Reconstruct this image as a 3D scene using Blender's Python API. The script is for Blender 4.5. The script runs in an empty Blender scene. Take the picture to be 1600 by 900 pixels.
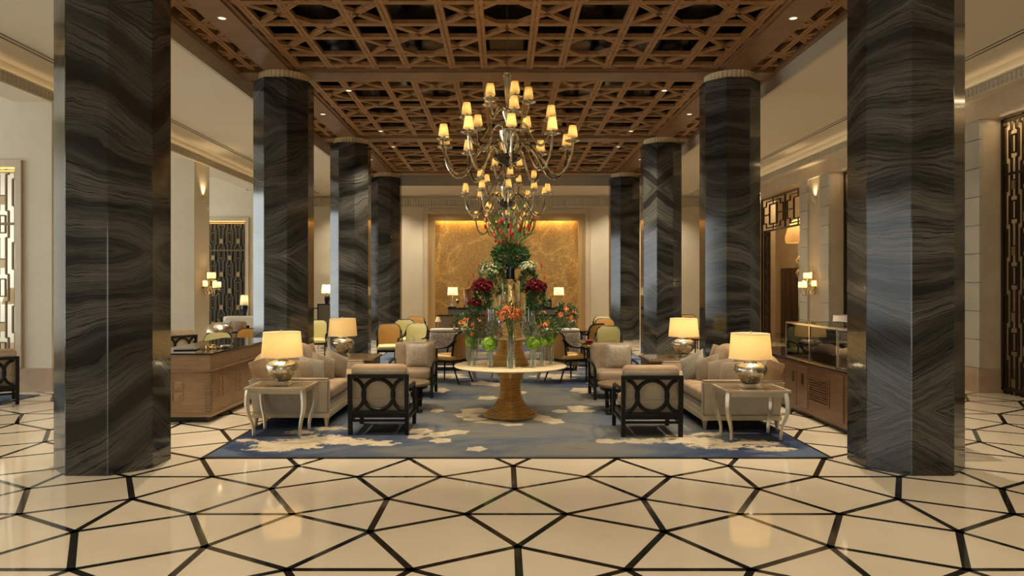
import bpy, bmesh, math, random
from mathutils import Vector, Matrix, noise as mnoise
R = math.radians
PI = math.pi
rnd = random.Random(7)
SC = bpy.context.scene
COL = SC.collection

# ------------------------------------------------------------------ camera, world, lights, exposure
FPX, CX, CY, CAMX, CAMZ = 1130.0, 787.0, 447.0, -0.054, 1.75
cam_d = bpy.data.cameras.new('camera')
cam = bpy.data.objects.new('camera', cam_d); COL.objects.link(cam)
cam.location = (CAMX, 0, CAMZ); cam.rotation_euler = (R(90), 0, 0)
cam_d.sensor_width = 36; cam_d.lens = FPX / 1600 * 36
cam_d.shift_x = (800 - CX) / 1600; cam_d.shift_y = -(450 - CY) / 1600
cam_d.clip_start = 0.05; cam_d.clip_end = 200
SC.camera = cam

w = bpy.data.worlds.new('sky'); SC.world = w; w.use_nodes = True
bgn = w.node_tree.nodes['Background']
bgn.inputs[0].default_value = (0.95, 1.0, 0.99, 1); bgn.inputs[1].default_value = 1.1
SC.view_settings.view_transform = 'Standard'; SC.view_settings.look = 'None'
SC.view_settings.gamma = 1; SC.view_settings.use_curve_mapping = False
SC.view_settings.exposure = 0.0

def light(name, kind, loc, power, col, rot=(0, 0, 0), parent=None, **kw):
    d = bpy.data.lights.new(name, kind); d.energy = power; d.color = col
    for k, v in kw.items(): setattr(d, k, v)
    o = bpy.data.objects.new(name, d); COL.objects.link(o); o.location = loc; o.rotation_euler = rot
    if parent: o.parent = parent
    return o
WARM = (1.0, 0.74, 0.42)
WARM2 = (1.0, 0.855, 0.63)
# daylight entering by the tall windows of the left aisle, plus an added fill light behind the camera
for y, pw in ((-1.5, 45), (4.0, 90), (9.6, 170), (15.2, 170), (20.7, 170)):
    light('window_daylight', 'AREA', (-12.9, y, 2.5), pw, (0.94, 1.0, 0.98), (0, R(-90), 0), shape='RECTANGLE', size=3.9, size_y=3.8)
light('added_rear_fill', 'AREA', (0, -5.6, 1.6), 60, (1.0, 0.95, 0.88), (R(90), 0, 0), shape='RECTANGLE', size=3.2, size_y=3.0)
# LED coves above the cornice of both aisles
for sx in (-1, 1):
    light('cove_light', 'AREA', (sx * 7.62, 12, 5.02), 14, WARM, (R(180), R(sx * 25), 0), shape='RECTANGLE', size=0.08, size_y=28)
# aisle downlights
for sx in (-1, 1):
    for y in (1.5, 4.5, 7.2, 10.0, 12.7, 15.5, 18.2, 21.0, 23.8):
        light('aisle_downlight', 'SPOT', (sx * 6.1, y, 5.17), 95 if sx > 0 else 60, WARM2, (0, 0, 0), spot_size=R(105), spot_blend=0.8, shadow_soft_size=0.12)

# ------------------------------------------------------------------ helpers
def at(px, py, D):
    """measured picture point at depth D -> place in the room"""
    return Vector(((px - CX) * D / FPX + CAMX, D, CAMZ - (py - CY) * D / FPX))
def ground(px, py, z=0.0):
    D = (CAMZ - z) * FPX / (py - CY)
    return Vector(((px - CX) * D / FPX + CAMX, D, z))

class MB:
    def __init__(s): s.bm = bmesh.new(); s.mi = 0; s.M = Matrix.Identity(4)
    def v(s, p): return s.bm.verts.new(s.M @ Vector(p))
    def f(s, vs):
        try:
            f = s.bm.faces.new(vs); f.material_index = s.mi; return f
        except ValueError: return None
    def hexa(s, p):
        a = [s.v(q) for q in p]
        for i in ((3, 2, 1, 0), (4, 5, 6, 7), (0, 1, 5, 4), (1, 2, 6, 5), (2, 3, 7, 6), (3, 0, 4, 7)): s.f([a[k] for k in i])
    def box(s, x0, x1, y0, y1, z0, z1):
        s.hexa([(x0, y0, z0), (x1, y0, z0), (x1, y1, z0), (x0, y1, z0), (x0, y0, z1), (x1, y0, z1), (x1, y1, z1), (x0, y1, z1)]); return s
    def bar(s, a, b, wd, h, up=(0, 0, 1)):
        a = Vector(a); b = Vector(b); d = (b - a).normalized(); u = Vector(up)
        sd = d.cross(u)
        if sd.length < 1e-4: sd = d.cross(Vector((0, 1, 0)))
        sd.normalize(); u = sd.cross(d).normalized(); sd = sd * wd / 2; u = u * h / 2
        s.hexa([a - sd - u, a + sd - u, a + sd + u, a - sd + u, b - sd - u, b + sd - u, b + sd + u, b - sd + u]); return s
    def prism(s, poly, z0, z1, axis='z'):
        def P(q, z): return (q[0], q[1], z) if axis == 'z' else ((q[0], z, q[1]) if axis == 'y' else (z, q[0], q[1]))
        n = len(poly); a = [s.v(P(q, z0)) for q in poly]; b = [s.v(P(q, z1)) for q in poly]
        for i in range(n): s.f([a[i], a[(i + 1) % n], b[(i + 1) % n], b[i]])
        s.f(a[::-1]); s.f(b); return s
    def lathe(s, prof, n=24, c=(0, 0, 0), cap=True, flute=None):
        rings = []
        for r, z in prof:
            ring = []
            for k in range(n):
                t = 2 * PI * k / n
                rr = r * (1 + (flute[0] * abs(math.sin(t * flute[1] / 2)) if flute else 0))
                ring.append(s.v((c[0] + rr * math.cos(t), c[1] + rr * math.sin(t), c[2] + z)))
            rings.append(ring)
        for a, b in zip(rings, rings[1:]):
            for k in range(n): s.f([a[k], a[(k + 1) % n], b[(k + 1) % n], b[k]])
        if cap: s.f(rings[0][::-1]); s.f(rings[-1])
        return s
    def tube(s, pts, r, n=8, closed=False, flat=None):
        pts = [Vector(p) for p in pts]; m = len(pts); rings = []
        rr = r if isinstance(r, (list, tuple)) else [r] * m
        prev = None
        for i, p in enumerate(pts):
            if closed: d = pts[(i + 1) % m] - pts[i - 1]
            else: d = pts[min(i + 1, m - 1)] - pts[max(i - 1, 0)]
            d = d.normalized() if d.length > 1e-9 else Vector((0, 0, 1))
            if prev is None:
                u = d.cross(Vector((0, 0, 1)))
                if u.length < 1e-3: u = d.cross(Vector((0, 1, 0)))
            else: u = prev - d * prev.dot(d)
            u.normalize(); prev = u; q = d.cross(u)
            rings.append([s.v(p + (u * math.cos(2 * PI * k / n + PI / n) + q * math.sin(2 * PI * k / n + PI / n)) * rr[i]) for k in range(n)])
        for i in range(m if closed else m - 1):
            a, b = rings[i], rings[(i + 1) % m]
            for k in range(n): s.f([a[k], a[(k + 1) % n], b[(k + 1) % n], b[k]])
        if not closed: s.f(rings[0][::-1]); s.f(rings[-1])
        return s
    def cushion(s, c, size, rad=None, puff=0.0, axis=2, n=9, M=None):
        """rounded, softly filled block; axis = the thin direction that bulges"""
        hx, hy, hz = size[0] / 2, size[1] / 2, size[2] / 2
        rad = rad or min(hx, hy, hz) * 0.6; rad = min(rad, hx, hy, hz)
        grid = {}; M = M or Matrix.Identity(4); c = Vector(c)
        h = (hx, hy, hz)
        def dist(k):                    # sample more densely near the rounding
            t = -1 + 2 * k / n
            return math.copysign(abs(t) ** 0.7, t)
        def vert(i, j, k):
            key = (i, j, k)
            if key in grid: return grid[key]
            q = [dist(i), dist(j), dist(k)]
            p = Vector([q[a] * h[a] for a in range(3)])
            inner = Vector([max(-(h[a] - rad), min(h[a] - rad, p[a])) for a in range(3)])
            d = p - inner
            if d.length > 1e-9: p = inner + d.normalized() * min(rad, max(abs(d.x), abs(d.y), abs(d.z)) if d.length else 0)
            if puff:
                o = [a for a in range(3) if a != axis]
                e = (1 - q[o[0]] ** 2) * (1 - q[o[1]] ** 2)
                p[axis] += puff * e * q[axis]
            grid[key] = s.v(M @ (c + p)); return grid[key]
        for i in range(n):
            for j in range(n):
                for z, fl in ((0, True), (n, False)):
                    a = [vert(i, j, z), vert(i + 1, j, z), vert(i + 1, j + 1, z), vert(i, j + 1, z)]; s.f(a[::-1] if fl else a)
                    a = [vert(i, z, j), vert(i + 1, z, j), vert(i + 1, z, j + 1), vert(i, z, j + 1)]; s.f(a if fl else a[::-1])
                    a = [vert(z, i, j), vert(z, i + 1, j), vert(z, i + 1, j + 1), vert(z, i, j + 1)]; s.f(a[::-1] if fl else a)
        return s
    def ball(s, c, r, n=10, sq=(1, 1, 1)):
        m = max(4, n // 2 + 1)
        prof = [(max(1e-4, r * math.sin(PI * k / m)), -r * math.cos(PI * k / m)) for k in range(m + 1)]
        Ms = s.M; s.M = Ms @ Matrix.Translation(Vector(c)) @ Matrix.Diagonal((sq[0], sq[1], sq[2], 1)); s.lathe(prof, n, cap=True); s.M = Ms; return s
    def build(s, name, mat, parent=None, smooth=False, bevel=0, merge=False, loc=None, rot=None):
        if merge: bmesh.ops.remove_doubles(s.bm, verts=s.bm.verts, dist=1e-5)
        bmesh.ops.recalc_face_normals(s.bm, faces=s.bm.faces)
        if bevel:
            es = [e for e in s.bm.edges if e.is_manifold and len(e.link_faces) == 2 and e.calc_face_angle(0) > 0.6]
            bmesh.ops.bevel(s.bm, geom=es, offset=bevel, segments=2, profile=0.6, affect='EDGES', clamp_overlap=True)
        me = bpy.data.meshes.new(name); s.bm.to_mesh(me); s.bm.free()
        for m in (mat if isinstance(mat, (list, tuple)) else [mat]): me.materials.append(m)
        if smooth:
            me.polygons.foreach_set('use_smooth', [True] * len(me.polygons))
            try: me.set_sharp_from_angle(angle=R(38))
            except Exception: pass
        o = bpy.data.objects.new(name, me); COL.objects.link(o)
        if parent: o.parent = parent
        if loc is not None: o.location = loc
        if rot is not None: o.rotation_euler = rot
        return o

def tag(o, label, cat, group=None, kind=None):
    o['label'] = label; o['category'] = cat
    if group: o['group'] = group
    o['kind'] = kind or 'thing'
    return o
def thing(name, label, cat, loc=(0, 0, 0), rz=0, group=None, kind=None):
    o = bpy.data.objects.new(name, None); COL.objects.link(o)
    o.empty_display_size = 0.1; o.location = loc; o.rotation_euler = (0, 0, rz)
    return tag(o, label, cat, group, kind)
def struct(o): o['kind'] = 'structure'; return o
KIDS = {}
def copy_tree(o, parent=None):
    c = o.copy(); COL.objects.link(c)
    if parent: c.parent = parent
    for ch in [x for x in o.children]: copy_tree(ch, c)
    return c
def dup(o, loc, rz=0, label=None, group=None):
    c = copy_tree(o); c.location = loc; c.rotation_euler = (0, 0, rz)
    if label: c['label'] = label
    if group: c['group'] = group
    return c
def arc(c, r, a0, a1, n, plane='xz', y=0.0):
    out = []
    for k in range(n + 1):
        t = R(a0 + (a1 - a0) * k / n)
        u, v = c[0] + r * math.cos(t), c[1] + r * math.sin(t)
        out.append((u, y, v) if plane == 'xz' else ((y, u, v) if plane == 'yz' else (u, v, y)))
    return out
def smoothpath(pts, k=6):
    pts = [Vector(p) for p in pts]; out = []
    for i in range(len(pts) - 1):
        p0 = pts[max(i - 1, 0)]; p1 = pts[i]; p2 = pts[i + 1]; p3 = pts[min(i + 2, len(pts) - 1)]
        for j in range(k):
            t = j / k
            out.append(0.5 * (2 * p1 + (p2 - p0) * t + (2 * p0 - 5 * p1 + 4 * p2 - p3) * t * t + (3 * p1 - p0 - 3 * p2 + p3) * t ** 3))
    out.append(pts[-1]); return out

# ------------------------------------------------------------------ materials
def newmat(name):
    m = bpy.data.materials.new(name); m.use_nodes = True; nt = m.node_tree
    return m, nt, nt.nodes['Principled BSDF']
def N(nt, kind, **kw):
    n = nt.nodes.new(kind)
    for k, v in kw.items():
        if k.startswith('_'): setattr(n, k[1:], v)
        else: n.inputs[k].default_value = v
    return n
def ramp(nt, stops, interp='LINEAR'):
    n = nt.nodes.new('ShaderNodeValToRGB'); cr = n.color_ramp; cr.interpolation = interp
    while len(cr.elements) < len(stops): cr.elements.new(0.5)
    for e, (p, c) in zip(cr.elements, stops): e.position = p; e.color = (*c, 1)
    return n
def mat(name, col, rough=0.5, metal=0.0, col2=None, scale=4.0, detail=4.0, stretch=(1, 1, 1), bump=0.0, bscale=None, spec=0.5, coat=0.0, sheen=0.0, lo=0.35, hi=0.65, rough2=None):
    m, nt, b = newmat(name); L = nt.links.new
    b.inputs['Base Color'].default_value = (*col, 1); b.inputs['Roughness'].default_value = rough
    b.inputs['Metallic'].default_value = metal; b.inputs['Specular IOR Level'].default_value = spec
    b.inputs['Coat Weight'].default_value = coat; b.inputs['Coat Roughness'].default_value = 0.05
    if sheen: b.inputs['Sheen Weight'].default_value = sheen; b.inputs['Sheen Roughness'].default_value = 0.35
    if col2 or bump:
        tc = N(nt, 'ShaderNodeTexCoord'); mp = N(nt, 'ShaderNodeMapping'); mp.inputs['Scale'].default_value = stretch
        L(tc.outputs['Object'], mp.inputs['Vector'])
        no = N(nt, 'ShaderNodeTexNoise', Scale=scale, Detail=detail, Roughness=0.6); L(mp.outputs[0], no.inputs['Vector'])
        if col2:
            rp = ramp(nt, [(lo, col), (hi, col2)]); L(no.outputs['Fac'], rp.inputs[0]); L(rp.outputs[0], b.inputs['Base Color'])
        if rough2 is not None:
            mr = N(nt, 'ShaderNodeMapRange'); mr.inputs['From Min'].default_value = lo; mr.inputs['From Max'].default_value = hi
            mr.inputs['To Min'].default_value = rough; mr.inputs['To Max'].default_value = rough2
            L(no.outputs['Fac'], mr.inputs['Value']); L(mr.outputs[0], b.inputs['Roughness'])
        if bump:
            n2 = N(nt, 'ShaderNodeTexNoise', Scale=bscale or scale * 4, Detail=3.0); L(mp.outputs[0], n2.inputs['Vector'])
            bp = N(nt, 'ShaderNodeBump', Strength=bump, Distance=0.01); L(n2.outputs['Fac'], bp.inputs['Height']); L(bp.outputs[0], b.inputs['Normal'])
    return m
def glassy(name, tint=(0.93, 0.96, 0.94), lo=0.06, hi=0.75, rough=0.02, gcol=(1, 1, 1)):
    m, nt, b = newmat(name); L = nt.links.new
    tr = N(nt, 'ShaderNodeBsdfTransparent'); tr.inputs[0].default_value = (*tint, 1)
    gl = N(nt, 'ShaderNodeBsdfGlossy', Roughness=rough); gl.inputs[0].default_value = (*gcol, 1)
    lw = N(nt, 'ShaderNodeLayerWeight', Blend=0.35)
    mr = N(nt, 'ShaderNodeMapRange'); mr.inputs['To Min'].default_value = lo; mr.inputs['To Max'].default_value = hi
    L(lw.outputs['Facing'], mr.inputs['Value'])
    mx = N(nt, 'ShaderNodeMixShader'); L(mr.outputs[0], mx.inputs[0]); L(tr.outputs[0], mx.inputs[1]); L(gl.outputs[0], mx.inputs[2])
    L(mx.outputs[0], nt.nodes['Material Output'].inputs['Surface']); return m
def shade_mat(name, col, emit, trans=0.55):
    m, nt, b = newmat(name); L = nt.links.new
    df = N(nt, 'ShaderNodeBsdfDiffuse'); df.inputs[0].default_value = (*col, 1)
    tl = N(nt, 'ShaderNodeBsdfTranslucent'); tl.inputs[0].default_value = (*col, 1)
    mx = N(nt, 'ShaderNodeMixShader'); mx.inputs[0].default_value = trans
    L(df.outputs[0], mx.inputs[1]); L(tl.outputs[0], mx.inputs[2])
    em = N(nt, 'ShaderNodeEmission', Strength=emit); em.inputs[0].default_value = (1.0, 0.66, 0.24, 1)
    ad = N(nt, 'ShaderNodeAddShader'); L(mx.outputs[0], ad.inputs[0]); L(em.outputs[0], ad.inputs[1])
    L(ad.outputs[0], nt.nodes['Material Output'].inputs['Surface']); return m
def emit_mat(name, col, s):
    m, nt, b = newmat(name); em = N(nt, 'ShaderNodeEmission', Strength=s); em.inputs[0].default_value = (*col, 1)
    nt.links.new(em.outputs[0], nt.nodes['Material Output'].inputs['Surface']); return m

m_plaster = mat('plaster', (0.62, 0.55, 0.42), 0.6, col2=(0.66, 0.59, 0.46), scale=1.5)
m_ceil = mat('ceiling_paint', (0.60, 0.54, 0.43), 0.65)
m_fascia = mat('fascia_paint', (0.46, 0.40, 0.30), 0.6)
m_stone = mat('beige_stone', (0.60, 0.50, 0.36), 0.3, col2=(0.52, 0.42, 0.29), scale=2.2, detail=6)
m_base = mat('base_stone', (0.46, 0.34, 0.23), 0.3, col2=(0.38, 0.27, 0.18), scale=3, detail=6)
m_block = mat('block_stone', (0.52, 0.50, 0.43), 0.25, col2=(0.46, 0.44, 0.37), scale=2.0)
m_floor = mat('cream_marble', (0.66, 0.565, 0.43), 0.07, col2=(0.59, 0.495, 0.365), scale=1.1, detail=8, lo=0.38, hi=0.72, spec=0.5)
m_inlay = mat('black_marble', (0.012, 0.011, 0.010), 0.08)
m_wood_c = mat('ceiling_timber', (0.33, 0.165, 0.055), 0.5, col2=(0.215, 0.102, 0.033), scale=2.5, stretch=(3, 3, 3), detail=6)
m_wood_b = mat('beam_timber', (0.215, 0.115, 0.05), 0.45, col2=(0.16, 0.082, 0.034), scale=2.0, stretch=(1.5, 1.5, 8))
m_void = mat('dark_glass_panel', (0.008, 0.007, 0.006), 0.12, spec=0.35)
m_bronze = mat('bronze', (0.20, 0.125, 0.055), 0.32, metal=1.0, col2=(0.13, 0.08, 0.036), scale=5)
m_darkbronze = mat('dark_bronze', (0.07, 0.050, 0.032), 0.32, metal=0.85)
m_goldring = mat('gilded_rings', (0.74, 0.52, 0.24), 0.30, metal=0.8, col2=(0.62, 0.41, 0.17), scale=8)
m_creamtop = mat('cream_stone_top', (0.74, 0.61, 0.40), 0.14, col2=(0.64, 0.50, 0.31), scale=3, detail=6)
m_ebony = mat('ebonised_wood', (0.010, 0.009, 0.008), 0.35, spec=0.2)
m_velvet = mat('beige_velvet', (0.37, 0.245, 0.135), 0.75, col2=(0.25, 0.158, 0.080), scale=5, sheen=0.15, bump=0.15, bscale=60)
m_velvet2 = mat('taupe_velvet', (0.29, 0.205, 0.125), 0.75, col2=(0.20, 0.138, 0.080), scale=5, sheen=0.15, bump=0.15, bscale=60)
m_linen = mat('pale_linen', (0.40, 0.335, 0.245), 0.8, col2=(0.35, 0.29, 0.21), scale=9, sheen=0.2)
m_pillow = mat('silver_velvet', (0.48, 0.41, 0.32), 0.6, col2=(0.36, 0.29, 0.21), scale=26, sheen=0.6, bump=0.3, bscale=50)
m_sofawood = mat('champagne_wood', (0.50, 0.41, 0.26), 0.35, metal=0.25)
m_nail = mat('nailhead_brass', (0.32, 0.21, 0.10), 0.3, metal=1)
m_silver = mat('silver_leaf', (0.66, 0.59, 0.45), 0.28, metal=0.55, col2=(0.58, 0.51, 0.38), scale=6)
m_tabletop = mat('gilt_table_glass', (0.22, 0.15, 0.08), 0.07, metal=0.25)
m_mercury = mat('mercury_glass', (0.80, 0.77, 0.68), 0.20, metal=1.0, col2=(0.42, 0.36, 0.26), scale=26, detail=9, lo=0.44, hi=0.70, rough2=0.45, bump=0.25, bscale=45)
m_crystal = glassy('crystal', (0.96, 0.96, 0.94), 0.14, 0.8)
m_glass = glassy('vase_glass', (0.94, 0.97, 0.95), 0.07, 0.65)
m_blackglass = mat('black_glass', (0.010, 0.011, 0.012), 0.04)
m_deskwood = mat('desk_oak', (0.32, 0.20, 0.105), 0.42, col2=(0.235, 0.14, 0.070), scale=2.2, stretch=(2, 2, 14), detail=7)
m_deskwood2 = mat('desk_walnut', (0.21, 0.115, 0.06), 0.4, col2=(0.155, 0.082, 0.04), scale=2.2, stretch=(2, 2, 14), detail=7)
m_boxwood = mat('box_table_wood', (0.26, 0.155, 0.08), 0.3, col2=(0.20, 0.115, 0.055), scale=2, stretch=(2, 2, 12))
m_chrome = mat('chrome', (0.72, 0.70, 0.66), 0.10, metal=1)
m_smokeglass = glassy('smoked_silver_glass', (0.55, 0.51, 0.42), 0.62, 1.0, 0.06, (0.88, 0.82, 0.66))
m_smokebowl = mat('dark_smoked_glass', (0.10, 0.085, 0.06), 0.05, metal=0.7)
m_mustard = mat('mustard_fabric', (0.42, 0.21, 0.035), 0.7, col2=(0.37, 0.18, 0.028), scale=7, sheen=0.3)
m_pale = mat('pale_yellow_leather', (0.50, 0.44, 0.19), 0.45, col2=(0.45, 0.39, 0.15), scale=5)
m_gold_l = mat('amber_leather', (0.56, 0.33, 0.08), 0.4, col2=(0.50, 0.29, 0.065), scale=5)
m_darkwood = mat('dark_mahogany', (0.055, 0.026, 0.015), 0.16, coat=0.4)
m_greyfab = mat('grey_fabric', (0.21, 0.20, 0.18), 0.8)
m_whitemat = mat('white_fabric', (0.66, 0.60, 0.50), 0.7)
m_shade = shade_mat('linen_lampshade', (0.74, 0.55, 0.29), 0.02, 0.5)
m_shade_w = shade_mat('white_lampshade', (0.88, 0.76, 0.52), 0.02, 0.5)
m_shade_c = shade_mat('amber_lampshade', (0.82, 0.62, 0.30), 0.05, 0.6)
m_bulb = emit_mat('lit_bulb', (1.0, 0.72, 0.36), 9.0)
m_led = emit_mat('led_strip', (1.0, 0.66, 0.24), 1.5)
m_lens = emit_mat('downlight_lens', (1.0, 0.85, 0.62), 1.6)
m_leafd = mat('dark_leaf', (0.025, 0.075, 0.022), 0.4, col2=(0.06, 0.14, 0.035), scale=9)
m_leafm = mat('mid_leaf', (0.075, 0.15, 0.04), 0.5, col2=(0.13, 0.21, 0.065), scale=9)
m_leafg = mat('grey_green_leaf', (0.14, 0.17, 0.10), 0.6, col2=(0.20, 0.20, 0.13), scale=20)
m_lime = mat('lime_bloom', (0.14, 0.33, 0.015), 0.6, col2=(0.34, 0.55, 0.05), scale=24, lo=.42, hi=.58)
m_screen = mat('screen_bronze', (0.16, 0.11, 0.065), 0.4, metal=0.7)
m_tealglass = mat('dark_grey_glass', (0.035, 0.045, 0.042), 0.08)
m_stem = mat('green_stem', (0.10, 0.19, 0.05), 0.5)
m_stemp = mat('pale_stem', (0.30, 0.33, 0.13), 0.5)
m_orange = mat('orange_petal', (0.66, 0.11, 0.022), 0.5, col2=(0.78, 0.24, 0.06), scale=12)
m_red = mat('red_flower', (0.50, 0.018, 0.012), 0.45)
m_rose = mat('crimson_petal', (0.19, 0.004, 0.011), 0.5, col2=(0.10, 0.002, 0.006), scale=14)
m_white_f = mat('cream_floret', (0.56, 0.58, 0.36), 0.6, col2=(0.42, 0.48, 0.24), scale=16)
m_navyvase = mat('navy_glass', (0.012, 0.017, 0.035), 0.06)
m_water = glassy('tinted_glass', (0.10, 0.115, 0.13), 0.03, 0.22)
m_black = mat('black_lacquer', (0.01, 0.01, 0.01), 0.25)
m_copper = mat('copper_glass', (0.62, 0.36, 0.22), 0.15, metal=0.8)
m_greycounter = mat('taupe_counter', (0.33, 0.25, 0.18), 0.35)
m_paper = mat('white_paper', (0.75, 0.72, 0.66), 0.6)
m_redcloth = mat('red_napkin', (0.42, 0.02, 0.03), 0.7)
m_goldleaf = mat('gold_wire', (0.75, 0.55, 0.24), 0.22, metal=1)
m_frieze = mat('frieze_plaster', (0.60, 0.53, 0.40), 0.55)
m_gilt_frame = mat('gilt_reveal', (0.55, 0.38, 0.18), 0.38, metal=0.35)
m_capital = mat('capital_stone', (0.66, 0.50, 0.28), 0.5)

def damask(name, a, b, sc):
    m, nt, bs = newmat(name); L = nt.links.new
    tc = N(nt, 'ShaderNodeTexCoord'); mp = N(nt, 'ShaderNodeMapping'); mp.inputs['Scale'].default_value = (sc, sc, sc)
    L(tc.outputs['Object'], mp.inputs[0])
    vo = N(nt, 'ShaderNodeTexVoronoi', Scale=1.0, _feature='DISTANCE_TO_EDGE'); L(mp.outputs[0], vo.inputs['Vector'])
    wv = N(nt, 'ShaderNodeTexNoise', Scale=2.5, Detail=3.0, Distortion=1.5); L(mp.outputs[0], wv.inputs['Vector'])
    mt = N(nt, 'ShaderNodeMath', _operation='MULTIPLY'); L(vo.outputs['Distance'], mt.inputs[0]); L(wv.outputs['Fac'], mt.inputs[1])
    rp = ramp(nt, [(0.02, a), (0.09, b), (0.14, a), (0.2, b)]); L(mt.outputs[0], rp.inputs[0])
    L(rp.outputs[0], bs.inputs['Base Color']); bs.inputs['Roughness'].default_value = 0.6
    bs.inputs['Sheen Weight'].default_value = 0.3
    return m
m_damask = damask('grey_damask', (0.20, 0.155, 0.115), (0.40, 0.33, 0.26), 9)
m_medal = damask('medallion_velvet', (0.14, 0.095, 0.050), (0.24, 0.175, 0.095), 30)
m_medal2 = damask('medallion_grey', (0.16, 0.13, 0.09), (0.27, 0.23, 0.16), 26)

def column_marble():
    m, nt, b = newmat('wood_vein_marble'); L = nt.links.new
    uv = N(nt, 'ShaderNodeUVMap'); sp = N(nt, 'ShaderNodeSeparateXYZ'); L(uv.outputs[0], sp.inputs[0])
    oi = N(nt, 'ShaderNodeObjectInfo')
    sd = N(nt, 'ShaderNodeMath', _operation='MULTIPLY'); L(oi.outputs['Random'], sd.inputs[0]); sd.inputs[1].default_value = 37.0
    ad = N(nt, 'ShaderNodeMath', _operation='ADD'); L(sp.outputs['Y'], ad.inputs[0]); L(sd.outputs[0], ad.inputs[1])
    pp = N(nt, 'ShaderNodeMath', _operation='PINGPONG'); L(ad.outputs[0], pp.inputs[0]); pp.inputs[1].default_value = 2.3
    cb = N(nt, 'ShaderNodeCombineXYZ'); L(sp.outputs['X'], cb.inputs[0]); L(pp.outputs[0], cb.inputs[1]); L(sd.outputs[0], cb.inputs[2])
    n1 = N(nt, 'ShaderNodeTexNoise', Scale=0.75, Detail=1.5, Roughness=0.45); L(cb.outputs[0], n1.inputs['Vector'])
    n2 = N(nt, 'ShaderNodeTexNoise', Scale=7.0, Detail=3.0); L(cb.outputs[0], n2.inputs['Vector'])
    a1 = N(nt, 'ShaderNodeMath', _operation='MULTIPLY_ADD'); L(n1.outputs['Fac'], a1.inputs[0]); a1.inputs[1].default_value = 0.85; sl = N(nt, 'ShaderNodeMath', _operation='MULTIPLY_ADD'); L(sp.outputs['X'], sl.inputs[0]); sl.inputs[1].default_value = 0.3; L(pp.outputs[0], sl.inputs[2]); L(sl.outputs[0], a1.inputs[2])
    a2 = N(nt, 'ShaderNodeMath', _operation='MULTIPLY_ADD'); L(n2.outputs['Fac'], a2.inputs[0]); a2.inputs[1].default_value = 0.055; L(a1.outputs[0], a2.inputs[2])
    def band(k, det, ux):
        c = N(nt, 'ShaderNodeCombineXYZ'); mk = N(nt, 'ShaderNodeMath', _operation='MULTIPLY'); L(a2.outputs[0], mk.inputs[0]); mk.inputs[1].default_value = k
        mu = N(nt, 'ShaderNodeMath', _operation='MULTIPLY'); L(sp.outputs['X'], mu.inputs[0]); mu.inputs[1].default_value = ux
        L(mu.outputs[0], c.inputs[0]); L(mk.outputs[0], c.inputs[1]); L(sd.outputs[0], c.inputs[2])
        n = N(nt, 'ShaderNodeTexNoise', Scale=1.0, Detail=det, Roughness=0.6); L(c.outputs[0], n.inputs['Vector']); return n
    big = band(3.6, 2, 0.4); mid = band(58, 3, 1.2); fine = band(190, 4, 3.0)
    r1 = ramp(nt, [(0.34, (0.012, 0.012, 0.011)), (0.48, (0.048, 0.048, 0.044)), (0.68, (0.098, 0.096, 0.087))]); L(big.outputs['Fac'], r1.inputs[0])
    r2 = ramp(nt, [(0.36, (0.14, 0.14, 0.14)), (0.43, (0.82, 0.82, 0.82)), (0.60, (1.05, 1.04, 1.01)), (0.74, (1.3, 1.28, 1.24))]); L(mid.outputs['Fac'], r2.inputs[0])
    r3 = ramp(nt, [(0.36, (0.20, 0.20, 0.20)), (0.45, (0.95, 0.95, 0.95)), (0.66, (1.12, 1.11, 1.08)), (0.73, (2.6, 2.55, 2.45))]); L(fine.outputs['Fac'], r3.inputs[0])
    x1 = N(nt, 'ShaderNodeMix', _data_type='RGBA', _blend_type='MULTIPLY'); x1.inputs[0].default_value = 1
    L(r1.outputs[0], x1.inputs[6]); L(r2.outputs[0], x1.inputs[7])
    x2 = N(nt, 'ShaderNodeMix', _data_type='RGBA', _blend_type='MULTIPLY'); x2.inputs[0].default_value = 1
    L(x1.outputs[2], x2.inputs[6]); L(r3.outputs[0], x2.inputs[7])
    L(x2.outputs[2], b.inputs['Base Color']); b.inputs['Roughness'].default_value = 0.10
    b.inputs['Specular IOR Level'].default_value = 0.5
    return m
m_column = column_marble()

def mosaic():
    m, nt, b = newmat('gold_mosaic'); L = nt.links.new
    tc = N(nt, 'ShaderNodeTexCoord')
    vo = N(nt, 'ShaderNodeTexVoronoi', Scale=44.0); L(tc.outputs['Object'], vo.inputs['Vector'])
    no = N(nt, 'ShaderNodeTexNoise', Scale=0.55, Detail=2.5, Distortion=2.6); L(tc.outputs['Object'], no.inputs['Vector'])
    rp = ramp(nt, [(0.36, (0.34, 0.205, 0.070)), (0.50, (0.38, 0.235, 0.080)), (0.53, (0.52, 0.33, 0.12)), (0.56, (0.38, 0.235, 0.080)), (0.70, (0.31, 0.185, 0.060))]); L(no.outputs['Fac'], rp.inputs[0])
    sx = N(nt, 'ShaderNodeSeparateColor'); L(vo.outputs['Color'], sx.inputs[0])
    mr = N(nt, 'ShaderNodeMapRange'); mr.inputs['To Min'].default_value = 0.6; mr.inputs['To Max'].default_value = 1.3; L(sx.outputs[0], mr.inputs['Value'])
    mx = N(nt, 'ShaderNodeMix', _data_type='RGBA', _blend_type='MULTIPLY'); mx.inputs[0].default_value = 1
    L(rp.outputs[0], mx.inputs[6]); L(mr.outputs[0], mx.inputs[7]); L(mx.outputs[2], b.inputs['Base Color'])
    b.inputs['Roughness'].default_value = 0.42; b.inputs['Metallic'].default_value = 0.1
    bp = N(nt, 'ShaderNodeBump', Strength=0.5, Distance=0.01); L(vo.outputs['Distance'], bp.inputs['Height']); L(bp.outputs[0], b.inputs['Normal'])
    return m
m_mosaic = mosaic()

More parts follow.
